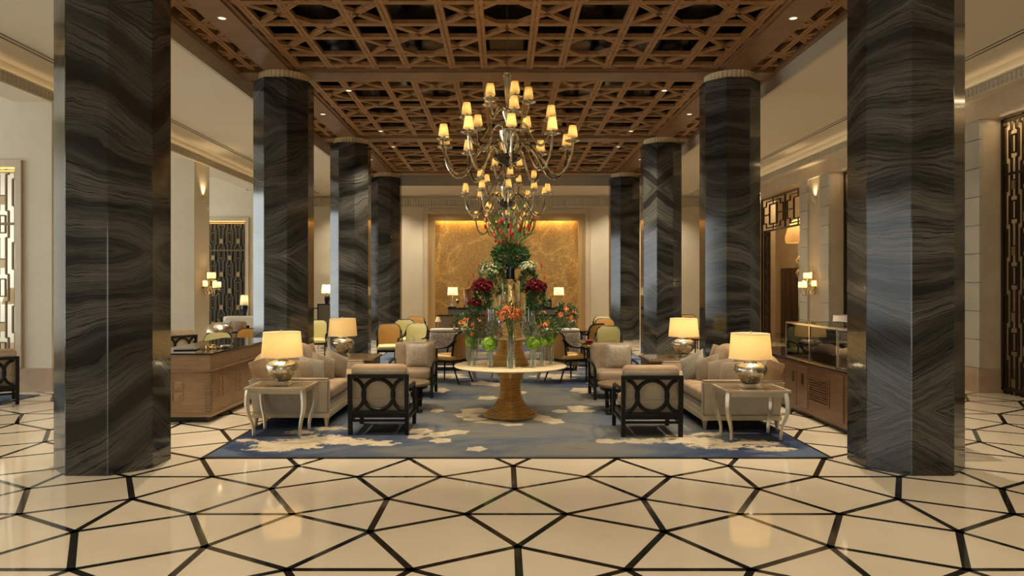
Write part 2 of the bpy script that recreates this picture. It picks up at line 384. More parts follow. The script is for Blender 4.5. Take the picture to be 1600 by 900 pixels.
def carpet_mat():
    m, nt, b = newmat('cloud_carpet'); L = nt.links.new
    tc = N(nt, 'ShaderNodeTexCoord'); at_ = N(nt, 'ShaderNodeVertexColor', _layer_name='motif')
    sp = N(nt, 'ShaderNodeSeparateColor'); L(at_.outputs[0], sp.inputs[0])
    n1 = N(nt, 'ShaderNodeTexNoise', Scale=0.9, Detail=6.0, Roughness=0.6, Distortion=0.8)
    mp = N(nt, 'ShaderNodeMapping'); mp.inputs['Scale'].default_value = (0.8, 1.3, 1); L(tc.outputs['Object'], mp.inputs[0]); L(mp.outputs[0], n1.inputs['Vector'])
    nf = N(nt, 'ShaderNodeTexNoise', Scale=6.5, Detail=10.0, Roughness=0.70); L(tc.outputs['Object'], nf.inputs['Vector'])
    # ground tone: grey to slate to blue, bluer where the motif's green channel says so
    a = N(nt, 'ShaderNodeMath', _operation='MULTIPLY_ADD'); L(sp.outputs[1], a.inputs[0]); a.inputs[1].default_value = 0.62; L(n1.outputs['Fac'], a.inputs[2])
    g = ramp(nt, [(0.30, (0.055, 0.055, 0.056)), (0.44, (0.135, 0.126, 0.108)), (0.58, (0.115, 0.115, 0.112)), (0.70, (0.070, 0.082, 0.108)), (0.82, (0.035, 0.048, 0.086)), (0.92, (0.022, 0.032, 0.068)), (1.0, (0.075, 0.098, 0.14))])
    L(a.outputs[0], g.inputs[0])
    # ragged cream motif
    c = N(nt, 'ShaderNodeMath', _operation='MULTIPLY_ADD'); ns = N(nt, 'ShaderNodeMath', _operation='SUBTRACT'); L(nf.outputs['Fac'], ns.inputs[0]); ns.inputs[1].default_value = 0.5
    L(ns.outputs[0], c.inputs[0]); L(sp.outputs[2], c.inputs[1]); L(sp.outputs[0], c.inputs[2])
    mr = N(nt, 'ShaderNodeMapRange'); mr.inputs['From Min'].default_value = 0.43; mr.inputs['From Max'].default_value = 0.48; L(c.outputs[0], mr.inputs['Value'])
    cr = ramp(nt, [(0.35, (0.34, 0.275, 0.185)), (0.65, (0.45, 0.37, 0.255))]); L(nf.outputs['Fac'], cr.inputs[0])
    mx = N(nt, 'ShaderNodeMix', _data_type='RGBA'); L(mr.outputs[0], mx.inputs[0]); L(g.outputs[0], mx.inputs[6]); L(cr.outputs[0], mx.inputs[7])
    L(mx.outputs[2], b.inputs['Base Color']); b.inputs['Roughness'].default_value = 0.95; b.inputs['Specular IOR Level'].default_value = 0.1
    nb = N(nt, 'ShaderNodeTexNoise', Scale=160.0, Detail=2.0); L(tc.outputs['Object'], nb.inputs['Vector'])
    bp = N(nt, 'ShaderNodeBump', Strength=0.3, Distance=0.01); L(nb.outputs['Fac'], bp.inputs['Height']); L(bp.outputs[0], b.inputs['Normal'])
    return m
m_carpet = carpet_mat()

# ================================================================== THE SETTING
ZB, ZL, ZC, ZV = 5.42, 5.47, 5.19, 5.98          # beam soffit, lattice soffit, side ceiling, dark panel
XC, YCOLS = 3.91, (7.14, 12.67, 18.2, 23.75)
YF, YB = -6.0, 27.6                               # entrance end, niche wall

# floor: cream marble slab with black inlay lines in a net of rhombi
fl = MB()
fl.box(-13.4, 10.6, YF, YB + 0.6, -0.1, 0.0)
fl.mi = 1
segs = {}
def inlay(a, b):
    k = tuple(sorted(((round(a[0], 3), round(a[1], 3)), (round(b[0], 3), round(b[1], 3)))))
    if k in segs: return
    segs[k] = 1
    a = Vector((a[0], a[1], 0)); b = Vector((b[0], b[1], 0)); d = (b - a).normalized(); n = Vector((-d.y, d.x, 0)) * 0.025
    z = Vector((0, 0, 0.0006)); a = a - d * 0.012; b = b + d * 0.012
    fl.f([fl.v(a - n + z), fl.v(b - n + z), fl.v(b + n + z), fl.v(a + n + z)])
HW, HH, PX, PY = 0.385, 0.69, 2.1, 2.175
for k in range(-13, 11):
    x = 0.04 + k * PX / 2
    y0 = 5.55 if k % 2 == 0 else 5.55 - PY / 2
    for j in range(-6, 12):
        y = y0 + j * PY
        if x < -13 or x > 10.2 or y < -5 or y > 28: continue
        Lp, Rp, T, B = (x - HW, y), (x + HW, y), (x, y + HH), (x, y - HH)
        for a, b in ((Lp, T), (T, Rp), (Rp, B), (B, Lp), (Lp, Rp)): inlay(a, b)
        inlay(T, (x, y + PY - HH))
        for sx in (-1, 1):                        # side node to the ends of the neighbouring upright
            S = Rp if sx > 0 else Lp
            xx = x + sx * PX / 2
            inlay(S, (xx, y - PY / 2 + HH)); inlay(S, (xx, y + PY / 2 - HH))
struct(fl.build('floor', [m_floor, m_inlay]))

# ceiling: plaster over the aisles and both ends, a timber field over the hall
XT = 4.72
c = MB()
c.box(-13.4, -XT, YF, YB + 0.4, ZC, ZC + 0.12); struct(c.build('ceiling', m_ceil)); c = MB(); c.box(XT, 10.6, YF, YB + 0.4, ZC, ZC + 0.12); struct(c.build('ceiling', m_ceil)); c = MB()
c.box(-XT, XT, YF, 6.2, ZC, ZC + 0.12); struct(c.build('ceiling', m_ceil)); c = MB(); c.box(-XT, XT, 24.85, YB + 0.4, ZC, ZC + 0.12); struct(c.build('ceiling', m_ceil))
c = MB(); c.box(-XT, XT, 6.26, 24.79, ZV, ZV + 0.05); ceil = struct(c.build('ceiling', m_void))
c = MB()
c.box(-XT, -XT + 0.06, 6.2, 24.85, ZC - 0.004, ZV); c.box(XT - 0.06, XT, 6.2, 24.85, ZC - 0.004, ZV)
c.box(-XT + 0.06, XT - 0.06, 24.79, 24.85, ZC - 0.004, ZV); c.box(-XT + 0.06, XT - 0.06, 6.2, 6.26, ZC - 0.004, ZV)
struct(c.build('trim_4', m_fascia))

BW = 0.23
c = MB()
for sx in (-1, 1): c.box(sx * XC - 0.21, sx * XC + 0.21, 6.26, 24.79, ZB, ZB + 0.3)
for y in YCOLS: c.box(-XC + 0.21, XC - 0.21, y - BW, y + BW, ZB, ZB + 0.3)
for sx in (-1, 1):
    for y in YCOLS: c.box(min(sx * 4.12, sx * 4.66), max(sx * 4.12, sx * 4.66), y - BW, y + BW, ZB, ZB + 0.3)
    c.box(min(sx * 4.58, sx * 4.66), max(sx * 4.58, sx * 4.66), 6.26, 24.79, ZB + 0.01, ZB + 0.3)
# raised edge fillets along the beams
for sx in (-1, 1):
    for e in (-0.24, 0.24): c.box(sx * XC + e - 0.03, sx * XC + e + 0.03, 6.26, 24.79, ZB + 0.03, ZB + 0.25)
for y in YCOLS:
    for e in (-0.26, 0.26): c.box(-XC + 0.27, XC - 0.27, y + e - 0.03, y + e + 0.03, ZB + 0.03, ZB + 0.25)
c.build('timber_beams', m_wood_b, ceil)
A_, B_ = 0.77, 0.54
lx = [0.385 * s for s in (-1, 1)]
lx = []
x = 0.385
for wv in (0, B_, A_, B_, A_, B_):
    x += wv; lx += [x, -x]
def clip(p, q, x0, x1, y0, y1):
    t0, t1 = 0.0, 1.0; d = (q[0] - p[0], q[1] - p[1])
    for dd, lo, hi, pp in ((d[0], x0, x1, p[0]), (d[1], y0, y1, p[1])):
        if abs(dd) < 1e-9:
            if pp < lo or pp > hi: return None
            continue
        a, b = (lo - pp) / dd, (hi - pp) / dd
        if a > b: a, b = b, a
        t0, t1 = max(t0, a), min(t1, b)
    if t1 - t0 < 0.02: return None
    return (p[0] + d[0] * t0, p[1] + d[1] * t0), (p[0] + d[0] * t1, p[1] + d[1] * t1)
def slat2(mb, p, q, wd, z0, h):
    """moulded slat: two strips with a fine groove between"""
    p = Vector((*p, z0 + h / 2)); q = Vector((*q, z0 + h / 2)); d = (q - p).normalized(); n = Vector((-d.y, d.x, 0))
    for s in (-1, 1): mb.bar(p + n * s * (wd / 4 + 0.003), q + n * s * (wd / 4 + 0.003), wd / 2 - 0.004, h)
    mb.bar(p + Vector((0, 0, 0.008)), q + Vector((0, 0, 0.008)), wd * 0.9, h - 0.022)
for y0, y1 in zip(YCOLS, YCOLS[1:]):
    c = MB(); cy = (y0 + y1) / 2; ya, yb = y0 + BW, y1 - BW
    for x in lx: slat2(c, (x, ya), (x, yb), 0.115, ZL, 0.06)
    ly = [0.4, 0.96, 1.76, 2.32]; ly = ly + [-v for v in ly]
    for v in ly: slat2(c, (-3.7, cy + v), (3.7, cy + v), 0.105, ZL + 0.001, 0.058)
    for ia in range(-4, 5):
        for ja in range(-2, 3):
            if (ia + ja) % 2: continue
            X0, X1 = ia * 1.31 - 0.385, ia * 1.31 + 0.385
            Y0, Y1 = cy + ja * 1.36 - 0.4, cy + ja * 1.36 + 0.4
            for p, q in (((X0, Y1 + 0.56), (X1 + 0.54, Y0)), ((X1, Y1 + 0.56), (X0 - 0.54, Y0)), ((X0, Y0 - 0.56), (X1 + 0.54, Y1)), ((X1, Y0 - 0.56), (X0 - 0.54, Y1))):
                s = clip(p, q, -3.7, 3.7, ya, yb)
                if s: slat2(c, s[0], s[1], 0.088, ZL + 0.002, 0.055)
    for sx in (-1, 1):
        xa, xb = 4.12, 4.6
        slat2(c, (sx * 4.38, ya), (sx * 4.38, yb), 0.10, ZL, 0.08)
        for v in ly: slat2(c, (sx * xa, cy + v), (sx * xb, cy + v), 0.10, ZL + 0.003, 0.076)
        for v in (-1.36, 0, 1.36):
            for e in (-1, 1):
                for f in (-1, 1):
                    s = clip((sx * 4.38, cy + v + e * 0.4), (sx * (4.38 + f * 0.4), cy + v + e * 0.0), min(sx * xa, sx * xb), max(sx * xa, sx * xb), ya, yb)
                    if s: slat2(c, s[0], s[1], 0.085, ZL + 0.006, 0.07)
                    s = clip((sx * 4.38, cy + v + e * 0.4), (sx * (4.38 + f * 0.4), cy + v + e * 0.8), min(sx * xa, sx * xb), max(sx * xa, sx * xb), ya, yb)
                    if s: slat2(c, s[0], s[1], 0.085, ZL + 0.006, 0.07)
    c.build('timber_lattice', m_wood_c, ceil)

# linear air slots along both aisles
for sx in (-1, 1):
    c = MB(); c.mi = 0
    for e in (-0.045, 0.045): c.box(sx * 6.95 + e - 0.012, sx * 6.95 + e + 0.012, 0, YB - 0.5, ZC - 0.004, ZC + 0.02)
    c.mi = 1
    for e in (-0.075, 0.0, 0.075): c.box(sx * 6.95 + e - 0.008, sx * 6.95 + e + 0.008, 0, YB - 0.5, ZC - 0.006, ZC + 0.01)
    struct(c.build('trim_%d' % (5 if sx < 0 else 6), [m_black, m_ceil]))

# cornice beams with fluted frieze along both aisles
def frieze_mb(length, z0, z1, pitch, depth):
    """fluted band lying along +x, face at y=0 looking to -y"""
    mb = MB(); n = int(length / pitch)
    for k in range(n):
        x = (k + 0.5) * pitch
        mb.prism([(x - pitch * 0.36, 0.0), (x - pitch * 0.22, -depth), (x + pitch * 0.22, -depth), (x + pitch * 0.36, 0.0)], z0, z1)
    return mb
k = 0
for sx in (-1, 1):
    k += 1
    c = MB()
    xa, xb = sorted((sx * 7.56, sx * 8.15))
    c.box(xa, xb, YF, YB, 4.80, 4.96)
    xa, xb = sorted((sx * 7.50, sx * 7.60)); c.box(xa, xb, YF, YB, 4.78, 4.815)
    xa, xb = sorted((sx * 7.52, sx * 7.62)); c.box(xa, xb, YF, YB, 4.955, 4.985)
    xa, xb = sorted((sx * 7.70, sx * 8.15)); c.box(xa, xb, YF, YB, 4.96, ZC)
    L = c.build('trim_%d' % k, m_frieze); struct(L)
    mb = frieze_mb(31, 4.82, 4.95, 0.10, 0.028)
    mb.build('fluting', m_frieze, L, loc=(sx * 7.56, YB - 0.2 if sx > 0 else YB - 31.2, 0), rot=(0, 0, R(-90) if sx > 0 else R(90)))

# niche wall at the far end
NX, NW, NZ = 0.06, 3.17, 4.68
wb = MB()
wb.box(-13.4, NX - NW, YB, YB + 0.25, 0, ZC); wb.box(NX + NW, 10.6, YB, YB + 0.25, 0, ZC); wb.box(NX - NW, NX + NW, YB, YB + 0.25, NZ, ZC)
wback = struct(wb.build('wall_back', m_plaster))
c = MB()
c.box(-7.6, 7.6, YB - 0.05, YB, 4.76, 4.80); c.box(-7.6, 7.6, YB - 0.07, YB, 5.06, 5.10)
b2 = c.build('trim_3', m_frieze); struct(b2)
frieze_mb(15.2, 4.80, 5.06, 0.10, 0.03).build('fluting', m_frieze, b2, loc=(-7.6, YB - 0.005, 0))
c = MB()                                             # stepped frame of the niche
for (i0, i1, ya, yb) in ((0.0, 0.16, YB - 0.05, YB + 0.16),):
    c.box(NX - NW, NX - NW + i1, ya, yb, 0, NZ); c.box(NX + NW - i1, NX + NW, ya, yb, 0, NZ); c.box(NX - NW + i1, NX + NW - i1, ya, yb, NZ - i1, NZ)
c.build('niche_frame', m_stone, wback)
c = MB(); i0, i1 = 0.16, 0.42
c.box(NX - NW + i0, NX - NW + i1, YB + 0.10, YB + 0.30, 0, NZ - i0); c.box(NX + NW - i1, NX + NW - i0, YB + 0.10, YB + 0.30, 0, NZ - i0); c.box(NX - NW + i1, NX + NW - i1, YB + 0.10, YB + 0.30, NZ - i1, NZ - i0)
c.build('niche_reveal', m_gilt_frame, wback)
c = MB(); c.box(NX - NW, NX + NW, YB + 0.50, YB + 0.56, 0, NZ); c.build('mosaic_panel', m_mosaic, wback)
c = MB(); c.box(NX - NW, NX + NW, YB + 0.1, YB + 0.56, NZ, NZ + 0.05); c.box(NX - NW - 0.05, NX - NW, YB + 0.1, YB + 0.56, 0, NZ); c.box(NX + NW, NX + NW + 0.05, YB + 0.1, YB + 0.56, 0, NZ)
c.build('niche_lining', m_gilt_frame, wback)
LED = (1.0, 0.68, 0.25)
light('niche_led', 'AREA', (NX, YB + 0.36, NZ - 0.30), 75, LED, (R(-18), 0, 0), shape='RECTANGLE', size=5.4, size_y=0.05)
for sx in (-1, 1):
    light('niche_led', 'AREA', (NX + sx * (NW - 0.30), YB + 0.36, 2.3), 4, LED, (0, R(sx * 80), 0), shape='RECTANGLE', size=4.0, size_y=0.05)

# right wall: piers with block courses and a smooth channel, bays set back between them
XW, XR = 7.74, 8.13
wr = MB()
wr.box(XR + 0.25, XR + 0.40, YF, 19.05, 0, ZC); wr.box(XR + 0.25, XR + 0.40, 22.85, YB, 0, ZC)
wr.box(XR + 0.0, XR + 0.40, 19.05, 22.85, 4.48, ZC)
wr.box(XW, XR + 0.25, YF, YB, 4.48, 4.80)
PIERS = (1.7, 7.2, 12.7, 18.2, 23.7)
for y in PIERS:
    wr.box(XW + 0.05, XR + 0.25, y - 0.845, y + 0.845, 0, 4.48)
wright = struct(wr.build('wall_right', m_stone))
c = MB()
for y in PIERS:
    for ya, yb in ((y - 0.85, y - 0.36), (y + 0.36, y + 0.85)):
        z = 0.40
        while z < 4.47:
            z2 = min(z + 0.47, 4.48)
            c.box(XW, XW + 0.06, ya, yb, z + 0.006, z2 - 0.006); z = z2
c.build('block_courses', m_block, wright)
c = MB()
for y in PIERS: c.box(XW - 0.025, XR + 0.27, y - 0.875, y + 0.875, 0, 0.40)
bb = c.build('baseboard_right', m_base); struct(bb)
wr = MB(); wr.box(10.2, 10.4, 15.0, YB, 0, ZC); wr.box(8.53, 10.2, 15.0, 15.2, 0, ZC); struct(wr.build('wall_room', m_stone))
light('doorway_room_fill', 'POINT', (9.3, 22.6, 4.6), 170, WARM, shadow_soft_size=.2)  # bare lamp added to brighten the room behind the doorway

for y in (4.45, 9.98, 15.45): light('bay_led', 'AREA', (XR + .12, y, 4.44), 16, WARM, (0, 0, 0), shape='RECTANGLE', size=.05, size_y=3.6)
for y in (4.45, 9.98, 15.45): light('bay_led', 'AREA', (XR - .10, y, 4.46), 5, WARM, (0, R(20), 0), shape='RECTANGLE', size=.05, size_y=3.6)
# left aisle: cross walls between window bays
XL = -7.54
wl = MB()
wl.box(-13.4, -13.2, YF, YB, 4.5, ZC); wl.box(-13.4, -13.2, YF, YB, 0, 0.45)
for y in (-5.5, 1.0, 6.6, 12.3, 18.2, 23.6, 27.3): wl.box(-13.4, -13.2, y - 0.45, y + 0.45, 0.45, 4.5)
struct(wl.build('wall_left', m_plaster))
for k, (ya, yb) in enumerate(((-3.9, -0.0), (2.0, 5.6), (7.6, 11.3), (13.3, 17.2), (19.2, 22.6)), 1):
    c = MB(); y0, y1 = {1: (-5.05, 0.55), 2: (1.45, 6.15), 3: (7.05, 11.85), 4: (12.75, 17.75), 5: (18.65, 23.15)}[k]
    for z in (0.45, 4.42): c.box(-13.32, -13.24, y0, y1, z, z + 0.08)
    n = 4
    for j in range(n + 1):
        y = y0 + (y1 - y0) * j / n; c.box(-13.32, -13.24, y - 0.035, y + 0.035, 0.45, 4.5)
    c.box(-13.31, -13.25, y0, y1, 3.3, 3.36)
    struct(c.build('window_%d' % k, m_whitemat))

m_plate = mat('plate_bronze', (0.36, 0.26, 0.14), 0.35, metal=0.8)
def screen(name_, label, x0, x1, z0, z1, loc, rz, mats, seed=0, group=None):
    """pierced metal screen: uprights that step out round tall lozenges, in offset rows"""
    t = thing(name_, label, 'screen', loc, rz, group)
    W = x1 - x0; fr = MB(); b = 0.035
    fr.box(x0, x1, -0.03, 0.03, z0, z0 + 0.05); fr.box(x0, x1, -0.03, 0.03, z1 - 0.05, z1)
    fr.box(x0, x0 + 0.05, -0.03, 0.03, z0, z1); fr.box(x1 - 0.05, x1, -0.03, 0.03, z0, z1)
    fr.box(x0, x1, -0.025, 0.025, z1 - 0.92, z1 - 0.88)
    fr.build('frame', mats, t)
    g = MB(); pl = MB(); n = max(2, round(W / 0.27)); p = W / n; H = 1.06
    def vb(x, za, zb, wd=0.022): 
        if zb > za: g.box(x - wd / 2, x + wd / 2, -0.018, 0.018, max(za, z0 + 0.04), min(zb, z1 - 0.04))
    def hb(xa, xb, z, h=0.022):
        if z0 + 0.04 < z < z1 - 0.04: g.box(max(min(xa, xb), x0 + .02), min(max(xa, xb), x1 - .02), -0.016, 0.016, z - h / 2, z + h / 2)
    for i in range(n + 1):
        x = x0 + i * p; off = (i % 2) * H / 2
        z = z0 - H + off
        while z < z1:
            wq, nq = p * 0.37, p * 0.22         # wide and narrow half widths
            za, zb, zc, zd = z, z + 0.46 * H, z + 0.54 * H, z + H
            for s in (-1, 1):
                if x0 < x + s * wq < x1: vb(x + s * wq, za + 0.04, zb)
                if x0 < x + s * nq < x1: vb(x + s * nq, zb, zd + 0.04)
                hb(x + s * wq, x + s * nq, zb); hb(x + s * wq, x + s * nq, za + 0.04)
                if x0 < x + s * 0.05 < x1: vb(x + s * 0.05, za + 0.12, zb - 0.08, 0.016)
            hb(x - 0.05, x + 0.05, za + 0.12); hb(x - 0.05, x + 0.05, zb - 0.08)
            hb(x - nq, x + nq, zc + 0.16 * H)
            # solid metal plates that catch the light
            pl.box(max(x - nq, x0), min(x + nq, x1), -0.012, 0.012, max(z0 + .05, min(z1 - .05, zc + 0.02)), max(z0 + .05, min(z1 - .05, zc + 0.15 * H))) if z0 < zc < z1 - 0.2 else None
            z += H
    g.build('lattice', mats, t); pl.build('plates', m_plate, t); return t

# cross walls
def crosswall(nm, y, opening, glow, back):
    mb = MB(); th = 0.26
    ox0, ox1, oz0, oz1 = opening if opening else (-10, -10, 0, 0)
    if opening:
        mb.box(-13.2, ox0, y, y + th, 0, ZC); mb.box(ox1, XL, y, y + th, 0, 4.80); mb.box(ox0, ox1, y, y + th, 0, oz0); mb.box(ox0, ox1, y, y + th, oz1, ZC)
    else: mb.box(-13.2, -8.15, y, y + th, 0, ZC); mb.box(-8.15, XL, y, y + th, 0, 4.80)
    mb.box(XL - 0.42, XL, y + th, y + 0.9, 0, 4.80)
    o = struct(mb.build(nm, m_plaster))
    bs = MB(); 
    if opening: bs.box(-13.2, ox0, y - 0.02, y, 0, 0.39); bs.box(ox1, XL + 0.02, y - 0.02, y, 0, 0.39); bs.box(ox0, ox1, y - 0.02, y, 0, 0.39)
    else: bs.box(-13.2, XL + 0.02, y - 0.02, y, 0, 0.39)
    bs.box(XL, XL + 0.02, y, y + 0.9, 0, 0.39)
    return o, bs
o1, b1 = crosswall('wall_lounge', 11.98, (-10.1, -8.12, 0.40, 3.73), True, False); struct(b1.build('baseboard_lounge', m_base))
o2, b2 = crosswall('wall_middle', 17.5, None, False, False); struct(b2.build('baseboard_middle', m_base))
o3, b3 = crosswall('wall_end', 23.05, (-10.2, -8.27, 0.40, 3.83), True, True); struct(b3.build('baseboard_end', m_base))
for o, y, (a, b, z0, z1) in ((o1, 11.98, (-10.1, -8.12, 0.40, 3.73)), (o3, 23.05, (-10.2, -8.27, 0.40, 3.83))):
    c = MB()
    c.box(b, b + 0.10, y - 0.05, y + 0.02, z0, z1 + 0.10); c.box(a - 0.10, a, y - 0.05, y + 0.02, z0, z1 + 0.10); c.box(a, b, y - 0.05, y + 0.02, z1, z1 + 0.10)
    c.build('opening_frame', m_stone, o)
    c = MB(); c.box(a + 0.02, b - 0.02, y + 0.03, y + 0.06, z1 - 0.03, z1 - 0.005); c.build('led_strip', m_led, o)
    light('screen_led', 'AREA', ((a + b) / 2, y + 0.05, z1 - 0.05), 7, LED, (0, 0, 0), shape='RECTANGLE', size=1.8, size_y=0.04)
c = MB(); c.box(-10.2, -8.27, 23.24, 23.27, 0.4, 3.83); c.build('dark_glass', m_tealglass, o3)
# entrance end, behind the camera
c = MB(); c.box(-13.4, -1.7, YF, YF + 0.2, 0, ZC); c.box(1.7, 10.6, YF, YF + 0.2, 0, ZC); c.box(-1.7, 1.7, YF, YF + 0.2, 3.2, ZC)
struct(c.build('wall_front', m_plaster))

# ------------------------------------------------------------------ columns
def column(x, y, label):
    t = thing('column', label, 'column', (x, y, 0), R(-90) if x > 0 else 0, 'octagonal marble columns', 'thing')
    bm = bmesh.new(); uvl = bm.loops.layers.uv.new('UVMap')
    ap = 0.474; side = 2 * ap * math.tan(PI / 8); ch = 0.006; H = 5.28
    cs = []
    for i in range(8):
        a = R(-90 + 45 * i); nrm = Vector((math.cos(a), math.sin(a), 0)); tg = Vector((-nrm.y, nrm.x, 0))
        cs.append((nrm * ap - tg * (side / 2 - ch), nrm * ap + tg * (side / 2 - ch)))
    def quad(p, q, u0, u1, mi):
        vs = [bm.verts.new((p.x, p.y, 0)), bm.verts.new((q.x, q.y, 0)), bm.verts.new((q.x, q.y, H)), bm.verts.new((p.x, p.y, H))]
        f = bm.faces.new(vs); f.material_index = mi
        for l, (u, v) in zip(f.loops, ((u0, 0), (u1, 0), (u1, H), (u0, H))): l[uvl].uv = (u, v)
    for i in range(8):
        p, q = cs[i]; nx = cs[(i + 1) % 8][0]
        k = 3.0 * (i // 4); j = i % 4                 # slabs run on over two faces, then are book-matched
        ua, ub = ((0, 1), (1, 2), (2, 1), (1, 0))[j]
        quad(p, q, k + ua * side, k + ub * side, 0)
        quad(q, nx, k + ub * side - .008, k + ub * side, 0)
    me = bpy.data.meshes.new('shaft'); bm.to_mesh(me); bm.free(); me.materials.append(m_column)
    o = bpy.data.objects.new('shaft', me); COL.objects.link(o); o.parent = t
    c = MB(); c.lathe([(0.415, 5.27), (0.415, 5.28), (0.42, 5.419)], 192, flute=(0.035, 36)); c.build('capital', m_capital, t, smooth=False)
nm = ('nearest', 'second', 'third', 'farthest')
for sx, side in ((-1, 'left'), (1, 'right')):
    for k, y in enumerate(YCOLS):
        lab = 'black wood-grain marble octagonal column, %s of the %s row' % (('nearest', 'second from the camera', 'third from the camera', 'farthest')[k], side)
        column(sx * 3.902, y, lab)

# ceiling downlights in the timber
def downlight(x, y, z, label, grp, p):
    t = thing('ceiling_downlight', label, 'downlight', (x, y, z), 0, grp)
    c = MB(); c.lathe([(0.062, 0.0), (0.062, -0.006), (0.05, -0.008), (0.05, 0.0)], 24, cap=False); c.build('trim_ring', m_whitemat, t)
    c = MB(); c.lathe([(0.05, -0.003), (0.02, -0.004)], 24); c.build('lens', m_lens, t)
    light('downlight_beam', 'SPOT', (0, 0, -0.03), p, WARM2, (0, 0, 0), t, spot_size=R(96), spot_blend=0.8, shadow_soft_size=0.06)
for sx, sd in ((-1, 'left'), (1, 'right')):
    for y, wh in ((9.9, 'between the first and second columns'), (15.43, 'between the second and third columns'), (20.97, 'between the third and farthest columns')):
        downlight(sx * XC, y, ZB, 'round downlight in the %s long timber beam %s' % (sd, wh), 'downlights in the long beams', 950)
    for y, wh in ((13.75, 'just beyond the second %s column' % sd), (17.35, 'just before the third %s column' % sd), (19.3, 'just beyond the third %s column' % sd)):
        downlight(sx * 3.0, y, ZL, 'small round downlight in the ceiling lattice %s' % wh, 'downlights in the lattice', 800)
for x, pw, rx in ((-2.6, 420, 14), (-0.9, 520, 12), (0.95, 520, 12), (2.7, 420, 14)): light('unseen_accent_fill', 'SPOT', (x, 8.05, ZB - 0.02), pw, WARM2, (R(rx), 0, 0), spot_size=R(72), spot_blend=0.8, shadow_soft_size=0.06)  # spots added out of view to brighten flowers and seating, no fixtures
for x in (-6, -4.2, -2.2, 0, 2.2, 4.2, 6): light('back_wall_fill', 'SPOT', (x, 26.2, ZC - 0.02), 330, WARM2, (R(14), 0, 0), spot_size=R(105), spot_blend=0.8, shadow_soft_size=0.08)  # spots added to wash the back wall brighter, no fixtures
for x in (-5.2, -2.6, 0, 2.6, 5.2):
    for y in (0.4, 3.0, 5.4):
        light('front_floor_fill', 'SPOT', (x, y, ZC - 0.02), 170, WARM2, (0, 0, 0), spot_size=R(95), spot_blend=0.7, shadow_soft_size=0.08)  # unseen spots added overhead to brighten the front floor

# ================================================================== CARPETS
CZ = 0.012
def carpet(nm, label, x0, x1, y0, y1, blobs, cell=0.06, bluefn=None):
    bm = bmesh.new(); nx, ny = int((x1 - x0) / cell), int((y1 - y0) / cell)
    lay = bm.loops.layers.float_color.new('motif')
    vs = [[bm.verts.new((x0 + (x1 - x0) * i / nx, y0 + (y1 - y0) * j / ny, CZ)) for i in range(nx + 1)] for j in range(ny + 1)]
    def val(p):
        m = 0.0; sharp = 0.12
        for (bx, by, rx, ry, s, nz) in blobs:
            dx, dy = (p.x - bx) / rx, (p.y - by) / ry
            if abs(dx) > 2 or abs(dy) > 2: continue
            v = s * max(0.0, 1.0 - 0.42 * (dx * dx + dy * dy) * (1 + (.30 * math.cos(5 * math.atan2(dy, dx) + bx * 9) if nz < .5 else 0)))
            if v > m: m = v; sharp = nz
        blue = bluefn(p) if bluefn else 0.3
        return (m, blue, sharp, 1)
    for j in range(ny):
        for i in range(nx):
            f = bm.faces.new((vs[j][i], vs[j][i + 1], vs[j + 1][i + 1], vs[j + 1][i]))
            for l in f.loops: l[lay] = val(l.vert.co)
    # bound edge
    me = bpy.data.meshes.new(nm); bm.to_mesh(me); bm.free(); me.materials.append(m_carpet)
    o = bpy.data.objects.new(nm, me); COL.objects.link(o); tag(o, label, 'carpet')
    e = MB(); b = 0.035
    e.box(x0 - b, x1 + b, y0 - b, y0, 0.001, CZ); e.box(x0 - b, x1 + b, y1, y1 + b, 0.001, CZ); e.box(x0 - b, x0, y0, y1, 0.001, CZ); e.box(x1, x1 + b, y0, y1, 0.001, CZ)
    e.build('border', m_black, o)
    e = MB(); e.box(x0, x1, y0, y1, 0.001, 0.008); e.build('backing', m_black, o)
    return o
bl = []
def cloud(px, py, wpx, hpx, s=0.72, nz=0.34):
    a = ground(px, py); b = ground(px, py + hpx / 2); c_ = ground(px, py - hpx / 2)
    bl.append((a.x, (b.y + c_.y) / 2, wpx / 2 * a.y / FPX, abs(c_.y - b.y) / 2, s, nz))
# ragged cream clouds in front of both sofas
for q in ((450, 697, 130, 22), (505, 690, 110, 22), (560, 693, 120, 12), (600, 695, 60, 8), (420, 702, 90, 12), (515, 671, 60, 8), (470, 677, 60, 8), (385, 690, 50, 6), (1005, 691, 130, 9), (1080, 690, 120, 14), (1130, 697, 150, 16), (1180, 694, 100, 14), (1060, 684, 70, 8), (1105, 680, 60, 8), (950, 690, 50, 6), (1210, 704, 80, 8)): cloud(*q, s=0.60, nz=1.0)
for q in ((752, 600, 38, 7), (775, 602, 28, 6), (763, 623, 34, 6), (683, 643, 22, 6), (656, 675, 40, 9), (650, 684, 30, 8), (682, 681, 30, 9), (689, 690, 36, 8), (713, 677, 42, 8), (745, 703, 36, 8), (875, 644, 26, 6), (904, 638, 40, 6), (911, 643, 42, 6), (865, 660, 34, 9), (850, 656, 36, 9), (909, 611, 36, 9), (816, 614, 16, 5), (689, 611, 26, 8), (947, 691, 36, 8), (744, 643, 56, 8), (730, 650, 44, 7), (740, 656, 40, 6), (835, 652, 40, 7), (770, 661, 60, 5), (800, 664, 40, 6), (700, 590, 40, 5), (880, 592, 40, 5), (930, 600, 30, 5)): cloud(*q, s=0.72, nz=0.35)
r2 = random.Random(3)
for k in range(26):
    bl.append((r2.uniform(-2.9, 3.0), r2.uniform(13.5, 23), r2.uniform(.2, .5), r2.uniform(.1, .3), 0.66, 0.6))
